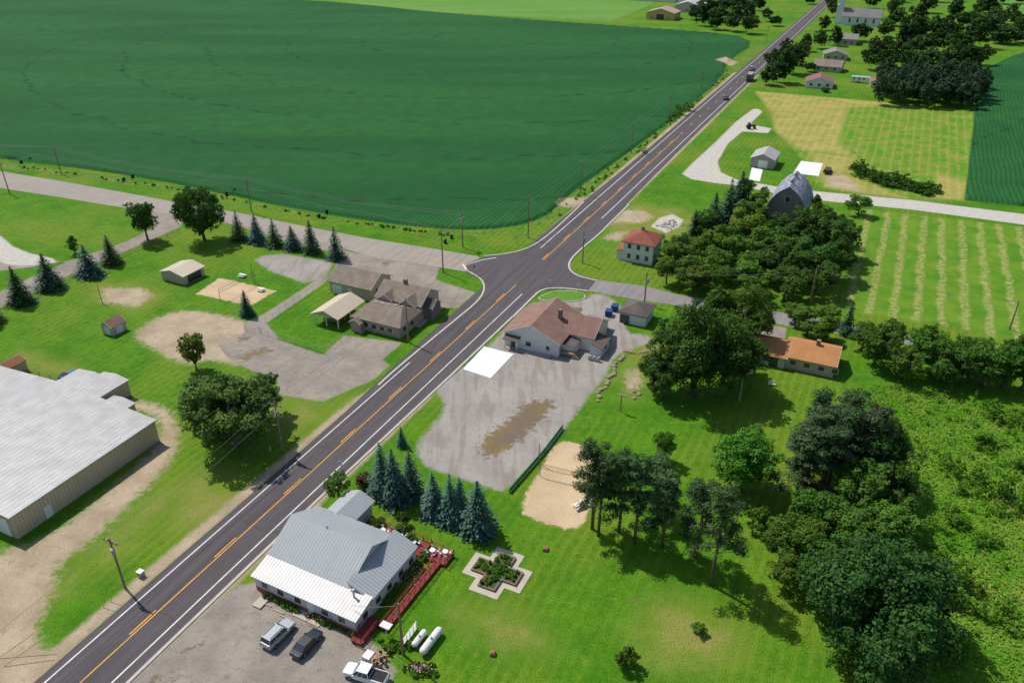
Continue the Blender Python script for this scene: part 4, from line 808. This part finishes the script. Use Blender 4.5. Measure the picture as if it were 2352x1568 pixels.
# ---------------------------------------------------------------- vehicles
def loft(sts):
    vs=[];fs=[];k=len(sts[0][1])
    for x,ring in sts:
        for y,z in ring: vs.append((x,y,z))
        for y,z in ring[::-1]: vs.append((x,-y,z))
    m=2*k
    for i in range(len(sts)-1):
        for j in range(m): a=i*m+j; b=i*m+(j+1)%m; fs.append((a,b,b+m,a+m))
    fs.append(tuple(range(m-1,-1,-1))); q_=(len(sts)-1)*m; fs.append(tuple(range(q_,q_+m))); return vs,fs
def paint(name,c): return pm(name,c,tuple(x*.92 for x in c),.5,rough=.25,spec=.6)
LIGHT=pm('lamp_lens',(.6,.6,.6)); TAIL=pm('tail_lens',(.4,.02,.02)); WHL=pm('wheel_alloy',(.35,.35,.36),None,2,.4,.5)
def car(name,u,v,head,kind,pt,scale=1.0,z=.03):
    x,y=P(u,v); e=empty(name,(x,y,z),head); e.scale=(scale,)*3
    cfg={'sedan':dict(L=2.4,w=.9,zt=.95,cb=(-1.75,1.15),ct=(-1.0,.35),zr=1.42),'suv':dict(L=2.45,w=.97,zt=1.08,cb=(-2.3,1.05),ct=(-2.05,.35),zr=1.78),'pickup':dict(L=2.9,w=.98,zt=1.12,cb=(-.75,1.5),ct=(-.6,.85),zr=1.85)}[kind]
    L,w_,zt=cfg['L'],cfg['w'],cfg['zt']
    def ring(w,zb,zt): return [(w*.9,zb),(w,zb+.18),(w*1.0,zt-.22),(w*.93,zt)]
    st=[(-L,ring(w_*.86,.42,zt-.12)),(-L+.12,ring(w_*.96,.32,zt)),(-L*.6,ring(w_,.28,zt)),(L*.25,ring(w_,.28,zt)),(L*.5,ring(w_*.99,.28,zt-.02)),(L-.3,ring(w_*.93,.3,zt-.13)),(L,ring(w_*.78,.4,zt-.28))]
    o=mk('body',*loft(st),pt,e); 
    b=o.modifiers.new('bevel','BEVEL'); b.width=.05; b.segments=2; b.limit_method='ANGLE'
    (c0,c1),(t0,t1),zr=cfg['cb'],cfg['ct'],cfg['zr']; wt=w_*.76; wb=w_*.9
    V=[(c0,-wb,zt-.02),(c1,-wb,zt-.02),(c1,wb,zt-.02),(c0,wb,zt-.02),(t0,-wt,zr-.05),(t1,-wt,zr-.05),(t1,wt,zr-.05),(t0,wt,zr-.05)]
    mk('windows',V,BOXF,GLASS,e)
    m=MB(); m.box(t0-.04,t1+.04,-wt-.03,wt+.03,zr-.048,zr+.02)
    for a,b2 in ((0,4),(1,5),(2,6),(3,7)): m.cyl(V[a],V[b2],.055,.05,5)
    for sgy in (-1,1):
        for tt in (.38,.70): m.cyl((c0+(c1-c0)*tt,sgy*(wb+.005),zt),(t0+(t1-t0)*tt,sgy*(wt+.01),zr-.03),.045,.04,5)
    m.ob('roof_and_pillars',pt,e)
    m=MB();m3=MB()
    for xx in (-L*.6,L*.62):
        for sg in (-1,1): m.cyl((xx,sg*(w_-.2),.35),(xx,sg*(w_+.02),.35),.35,.35,18); m3.cyl((xx,sg*(w_-.1),.35),(xx,sg*(w_+.035),.35),.2,.2,12)
    m.ob('tyres',BLACK,e); m3.ob('wheels',WHL,e)
    m=MB(); [m.box(L-.16,L-.0,sg*w_*.62-.16,sg*w_*.62+.16,zt-.42,zt-.3) for sg in (-1,1)]; m.ob('headlights',LIGHT,e)
    m=MB(); [m.box(-L-.02,-L+.1,sg*w_*.7-.1,sg*w_*.7+.1,zt-.4,zt-.15) for sg in (-1,1)]; m.ob('tail_lights',TAIL,e)
    m=MB(); [m.box(c1-.35,c1-.2,sg*(w_+.1)-.1,sg*(w_+.1)+.1,zt-.02,zt+.14) for sg in (-1,1)]; m.ob('mirrors',pt,e)
    if kind=='pickup': mk('cargo_bed',boxv(-L+.15,-.85,-w_*.8,w_*.8,zt+.002,zt+.012),BOXF,BLACK,e)
    if kind=='suv': m=MB(); [m.box(t0+.2,t1-.1,sg*wt*.85-.03,sg*wt*.85+.03,zr+.021,zr+.08) for sg in (-1,1)]; m.ob('roof_rack',BLACK,e)
    return e
H2=ANG+math.pi/2
SILV=paint('paint_silver',(.42,.44,.46)); BLK=paint('paint_black',(.02,.028,.03)); WHT=paint('paint_white',(.75,.76,.78)); BLU=paint('paint_blue',(.01,.10,.42))
car('suv_car',641,1462,H2-.08,'suv',SILV); car('sedan_car',706,1484,H2-.05,'sedan',BLK); car('pickup_truck',842,1556,ANG+math.pi+.12,'pickup',WHT); car('pickup_truck',172,872,ANG+.35,'pickup',BLU)
car('sedan_car',1667,229,H2+math.pi,'sedan',BLK,1.05,.06); car('suv_car',1726,161,H2,'suv',SILV,1.1,.06)
x,y=P(1721,186); e=empty('box_truck',(x,y,.06),H2+math.pi)
mk('cargo_box',boxv(-5.5,1.6,-1.25,1.25,.9,3.5),BOXF,pm('truck_box_grey',(.35,.34,.36)),e); mk('cab',*loft([(1.75,[(1.15,.5),(1.2,2.9)]),(2.9,[(1.15,.5),(1.15,2.8)]),(3.5,[(1.1,.5),(1.05,1.7)]),(4.2,[(1.05,.5),(.95,1.6)])]),BLK,e)
m=MB(); [m.cyl((xx,sg*.9,.5),(xx,sg*1.22,.5),.5,.5,14) for xx in (-4.5,-3.3,3.2) for sg in (-1,1)]; m.ob('tyres',BLACK,e); mk('chassis',boxv(-5.4,1.7,-.5,.5,.5,.88),BOXF,BLACK,e)
x,y=P(1975,190); e=empty('camper_trailer',(x,y,0),ANG); mk('body',*loft([(-4.5,[(1.1,.6),(1.15,3.0)]),(3,[(1.1,.6),(1.15,3.1)]),(3.01,[(1.1,1.5),(1.15,3.1)]),(4.8,[(1.05,1.6),(1.1,2.8)])]),WHT,e); m=MB(); [m.cyl((xx,sg*.9,.4),(xx,sg*1.15,.4),.4,.4,12) for xx in (-1.2,-.2) for sg in (-1,1)]; m.ob('tyres',BLACK,e); m=MB(); [m.box(xx,xx+1,-1.17,-1.14,1.7,2.4) for xx in (-3.5,-1,1.2)]; m.ob('windows',GLASS,e)
x,y=P(1723,296); e=empty('farm_tractor',(x,y,.02),ANG+.4); m=MB(); m.box(-.3,2.2,-.4,.4,.9,1.7); m.box(-1.3,-.3,-.6,.6,.9,1.5); m.ob('body',pm('rust_brown',(.16,.07,.04)),e); m=MB(); m.box(-1.2,-.2,-.65,.65,1.5,2.5); m.ob('cab',GLASS,e); m=MB(); [m.cyl((-.8,s_*.65,.8),(-.8,s_*1.05,.8),.8,.8,16) for s_ in (-1,1)]; [m.cyl((1.7,s_*.5,.45),(1.7,s_*.8,.45),.45,.45,14) for s_ in (-1,1)]; m.ob('tyres',BLACK,e)
x,y=P(1900,396); e=empty('flatbed_trailer',(x,y,0),H2); m=MB(); m.box(-3,3,-1.1,1.1,.7,.85); m.box(3,4.4,-.08,.08,.6,.7); m.box(-3,-2.9,-1.1,1.1,.85,1.6); m.box(-2.4,1.8,-.9,.9,.86,1.5); m.ob('deck',pm('trailer_dark',(.09,.06,.05)),e); m=MB(); [m.cyl((xx,sg*1.1,.4),(xx,sg*1.35,.4),.4,.4,12) for xx in (-.6,.4) for sg in (-1,1)]; m.ob('tyres',BLACK,e)
# ---------------------------------------------------------------- yard items
def revolve(name,prof,mat,par,n=16,off=(0,0,0)):
    vs=[];fs=[];k=len(prof)
    for x,r in prof:
        for i in range(n): a=2*math.pi*i/n; vs.append((off[0]+x,off[1]+r*math.cos(a),off[2]+r*math.sin(a)))
    for i in range(k-1):
        for j in range(n): fs.append((i*n+j,i*n+(j+1)%n,(i+1)*n+(j+1)%n,(i+1)*n+j))
    return mk(name,vs,fs,mat,par,True)
def tank(u,v,L,r,head):
    x,y=P(u,v); e=empty('propane_tank',(x,y,0),head); pr_=[(-L/2-r*.0,0.001)]+[(-L/2+r*(1-math.cos(a))*1.0,r*math.sin(a)) for a in (.3,.6,.9,1.2,1.57)]+[(L/2-r*(1-math.cos(a)),r*math.sin(a)) for a in (1.57,1.2,.9,.6,.3)]+[(L/2,.001)]
    revolve('shell',pr_,TRIM,e,off=(0,0,r+.3)); m=MB(); m.box(-L*.3-.1,-L*.3+.1,-r*.7,r*.7,0,.45); m.box(L*.3-.1,L*.3+.1,-r*.7,r*.7,0,.45); m.ob('saddles',STEEL,e); m=MB(); m.cyl((0,0,2*r+.28),(0,0,2*r+.5),.16,.16); m.ob('valve_dome',STEEL,e)
tank(991,1480,4.6,.52,H2-.05); tank(964,1473,2.9,.42,H2-.05)
def sleeper(name,u,v,parts,rot=0,mat=TIMB,z=0):
    x,y=P(u,v); e=empty(name,(x,y,z),ANG+rot); m=MB()
    for p_ in parts: m.box(*p_)
    m.ob('parts',mat,e); return e
sleeper('white_trellis',942,1465,[(-.05,.05,-1.6,1.6,.2+i*.3,.28+i*.3) for i in range(5)]+[(-.06,.06,-1.6+i*.8,-1.54+i*.8,0,1.5) for i in range(5)],0,TRIM)
x,y=P(1142,1314); e=empty('cross_shaped_planter',(x,y,0),ANG)
def crossv(a,b,z,cy=.0): return [(-b,-a,z),(b,-a,z),(b,-b,z),(a,-b,z),(a,b,z),(b,b,z),(b,a,z),(-b,a,z),(-b,b,z),(-a,b,z),(-a,-b,z),(-b,-b,z)]
def crosssolid(name,a,b,z0,z1,mat): mk(name,crossv(a,b,z0)+crossv(a,b,z1),[tuple(range(12,24))]+[(i,(i+1)%12,12+(i+1)%12,12+i) for i in range(12)],mat,e)
crosssolid('paving',4.6,2.25,.004,.07,M_path); crosssolid('timber_edge',3.55,1.35,.07,.42,pm('weathered_timber',(.26,.19,.13))); crosssolid('soil',3.35,1.15,.4,.44,pm('soil_plants',(.06,.10,.02),(.08,.05,.03),1.5))
it=[]; 
for _ in range(110):
    if random.random()<.5: a,b=random.uniform(-3.1,3.1),random.uniform(-.95,.95)
    else: b,a=random.uniform(-3.1,3.1),random.uniform(-.95,.95)
    it.append((a,b,random.uniform(.12,.26),random.uniform(.12,.32),random.uniform(.1,.6)))
o=mass('plants',it,LEAF,LB); o.parent=e; o.location=(0,0,.4)
def net(u1,v1,u2,v2,h,col,nm):
    a=P(u1,v1);b=P(u2,v2); e=empty(nm,(0,0,0)); m=MB(); m.cyl((*a,0),(*a,h),.07,.06); m.cyl((*b,0),(*b,h),.07,.06); m.ob('posts',WOODP,e); m=MB()
    for z in (h-.1,h-1.0): m.cyl((*a,z),(*b,z),.035,.035,5)
    n=28
    for i in range(1,n): t=i/n; m.cyl((a[0]+(b[0]-a[0])*t,a[1]+(b[1]-a[1])*t,h-1),(a[0]+(b[0]-a[0])*t,a[1]+(b[1]-a[1])*t,h-.1),.008,.008,3)
    for z in (h-.35,h-.6,h-.8): m.cyl((*a,z),(*b,z),.008,.008,3)
    m.ob('net',col,e)
NETM=pm('net_dark',(.05,.04,.04)); net(1240,1092,1348,1118,2.6,pm('net_red',(.2,.03,.03)),'volleyball_net'); net(507,692,588,650,3.2,NETM,'volleyball_net')
for u,v,t in ((235,697,652),(1238,1065,1018),(583,650,605)): pole('wooden_post',u,v,t,False,r=.1)
def picnic(u,v,rot=0): sleeper('picnic_table',u,v,[(-.9,.9,-.38,.38,.72,.77),(-.9,.9,-.75,-.5,.42,.46),(-.9,.9,.5,.75,.42,.46),(-.7,-.6,-.7,.7,.3,.4),(.6,.7,-.7,.7,.3,.4),(-.68,-.62,-.1,.1,0,.72),(.62,.68,-.1,.1,0,.72),(-.7,-.6,-.6,-.5,0,.42),(.6,.7,.5,.6,0,.42)],rot,TRIM)
picnic(600,668); picnic(557,636); picnic(1345,1158,.5); picnic(1330,1165,.9)
for u,v in ((1398,724),(1412,712)): sleeper('dumpster',u,v,[(-.7,.7,-.9,.9,.1,1.3),(-.75,.75,-.95,.95,1.3,1.38),(-.8,.8,-.08,.08,.7,.85)],.1,pm('dumpster_blue',(.02,.07,.2)))
def fence(name,pix,h,mat,sp=2.5,r=.03,rails=(1.0,.5),fill=None):
    e=empty(name,(0,0,0)); m=MB(); ps=[P(u,v) for u,v in pix]; f=MB()
    for a,b in zip(ps,ps[1:]):
        L_=math.hypot(b[0]-a[0],b[1]-a[1]); n=max(1,int(L_/sp))
        for i in range(n+1): t=i/n; x=a[0]+(b[0]-a[0])*t; y=a[1]+(b[1]-a[1])*t; m.cyl((x,y,0),(x,y,h),r,r,5)
        for k in rails: m.cyl((*a,h*k-.02),(*b,h*k-.02),r*.7,r*.7,4)
        if fill: f.add([(*a,.05),(*b,.05),(*b,h-.1),(*a,h-.1)],[(0,1,2,3)])
        else:
            n=int(L_/.45)
            for i in range(n): t=i/n; t2=(i+1)/n; f.cyl((a[0]+(b[0]-a[0])*t,a[1]+(b[1]-a[1])*t,.05),(a[0]+(b[0]-a[0])*t2,a[1]+(b[1]-a[1])*t2,h),.007,.007,3)
    m.ob('posts_and_rails',mat,e)
    if f.v: f.ob('mesh',fill or mat,e)
fence('chain_link_fence',[(718,668),(594,752),(596,765),(746,812),(800,772)],1.5,STEEL)
fence('green_fence',[(1292,985),(1250,1040),(1205,1092),(1170,1132)],1.0,pm('green_post',(.02,.14,.08)),2,.04,(1,),pm('green_windscreen',(.02,.34,.17)))
fence('wire_fence',[(-60,735),(60,680),(200,625),(330,568),(412,535)],1.2,WOODP,4,.05,(.9,.5))
fence('yard_fence',[(45,850),(140,880),(165,872)],1.3,WOODP,2.5,.05,(.95,.5))
def rocks(name,lst,mat):
    m=MB()
    for x,y,r in lst:
        vs=[];n=7
        for k,(zz_,rr) in enumerate(((-.1,.9),(.35,1),(.7,.55))):
            for i in range(n): a=2*math.pi*i/n; q_=r*rr*random.uniform(.8,1.15); vs.append((x+q_*math.cos(a),y+q_*math.sin(a),zz_*r))
        fs=[(i+j*n,(i+1)%n+j*n,(i+1)%n+(j+1)*n,i+(j+1)*n) for j in range(2) for i in range(n)]+[tuple(range(2*n,3*n))]; m.add(vs,fs)
    return m.ob(name,mat)
ROCK=pm('fieldstone',(.36,.25,.18),(.28,.2,.15),3); l_=[]
for i in range(22):
    t=i/21; u=1430-58*t+4*math.sin(i); v=815+103*t; x,y=P(u,v); l_.append((x+random.uniform(-.4,.4),y+random.uniform(-.4,.4),random.uniform(.35,.6)))
for i in range(9): x,y=P(1435+i*7,812-abs(i-4)*1.5); l_.append((x,y,random.uniform(.3,.5)))
for i in range(6): x,y=P(1462+random.uniform(-8,8),905+random.uniform(-15,15)); l_.append((x,y,random.uniform(.3,.5)))
rocks('landscape_boulders',l_,ROCK)
l_=[]
for i in range(45): x,y=P(1532+random.gauss(0,14),518+random.gauss(0,5)); l_.append((x,y,random.uniform(.2,.6)))
rocks('gravel_pile',l_,pm('rubble',(.42,.38,.34),(.3,.27,.24),2))
m=MB(); x,y=P(862,1518)
for i in range(60): m.rbox(x+random.gauss(0,.7),y+random.gauss(0,.5),.22,.07,random.uniform(0,.7),random.uniform(.75,.95),random.uniform(0,3))
m.ob('firewood_pile',TIMB)
x,y=P(1698,922); e=empty('flagpole',(x,y,0),0); m=MB(); m.cyl((0,0,0),(0,0,7.5),.06,.04); m.cyl((0,0,7.5),(0,0,7.6),.09,.05); m.ob('pole',TRIM,e)
fr=MB(); fw=MB()
for i in range(13):
    (fr if i%2==0 else fw).add([(.05,0,7.3-i*.09),(1.7,.15,7.2-i*.09),(1.7,.15,7.11-i*.09),(.05,0,7.21-i*.09)],[(0,1,2,3)])
fr.ob('flag_red_stripes',pm('flag_red',(.5,.02,.03)),e); fw.ob('flag_white_stripes',TRIM,e); mk('flag_canton',[(.05,-.01,7.32),(.75,.05,7.27),(.75,.05,6.64),(.05,-.01,6.69)],[(0,1,2,3)],pm('flag_blue',(.02,.04,.25)),e); mk('flag_canton_back',[(.05,.012,7.32),(.75,.075,7.27),(.75,.075,6.64),(.05,.012,6.69)],[(0,1,2,3)],bpy.data.materials['flag_blue'],e)
def sign(u,v,h,w_,hh,mat,nm='road_sign',rot=0):
    x,y=P(u,v); e=empty(nm,(x,y,0),ANG+rot); m=MB(); m.cyl((0,0,0),(0,0,h),.05,.05,6); m.ob('post',STEEL,e); mk('panel',boxv(-w_/2,w_/2,-.09,-.06,h-hh,h),BOXF,mat,e); return e
GRN=pm('sign_white',(.7,.7,.7)); sign(1263,668,3,.8,.8,GRN); sign(1328,672,2.6,.7,.9,GRN); sign(1186,560,2.4,.6,.6,pm('sign_yellow',(.7,.45,.02))); sign(785,1086,2.6,.7,.9,GRN); sign(623,1040,1.2,.3,.5,GRN,'marker_post')
x,y=P(1090,632); e=empty('stop_sign',(x,y,0),ANG+math.radians(-90)); m=MB(); m.cyl((0,0,0),(0,0,2.6),.05,.05,6); m.ob('post',STEEL,e)
vs=[(.42*math.cos(a*math.pi/4+math.pi/8),-.08,2.4+.42*math.sin(a*math.pi/4+math.pi/8)) for a in range(8)]; mk('panel',vs+[(a,b+.03,c) for a,b,c in vs],[tuple(range(8)),tuple(range(15,7,-1))]+[(i,(i+1)%8,8+(i+1)%8,8+i) for i in range(8)],pm('stop_red',(.5,.02,.02)),e)
sleeper('utility_cabinet',325,1322,[(-.4,.4,-.35,.35,0,.9)]+[(-.45,.45,-.4,.4,.9,.97)],0,STEEL)
sleeper('lamp_post',1425,945,[(-.07,.07,-.07,.07,0,3.6),(-.9,.9,-.2,.2,3.6,3.75)],0,WOODP)
sleeper('wellhead_planter',1253,1262,[(-.4,.4,-.4,.4,0,.4),(-.3,.3,-.3,.3,.4,.5)],.3,BRICK); sleeper('wellhead_planter',1132,1502,[(-.35,.35,-.35,.35,0,.4),(-.25,.25,-.25,.25,.4,.55)],.3,BRICK)
sleeper('garden_bench',1772,885,[(-.7,.7,-.2,.2,.4,.46),(-.7,.7,.2,.26,.46,.9),(-.6,-.5,-.2,.2,0,.4),(.5,.6,-.2,.2,0,.4)],.2,TRIM)
for i,(u,v) in enumerate(((640,1405),(655,1418),(612,1388))): sleeper('parking_block',u,v,[(-.9,.9,-.08,.08,0.01,.15),(-.8,.8,-.05,.05,.15,.18)],0,M_path)
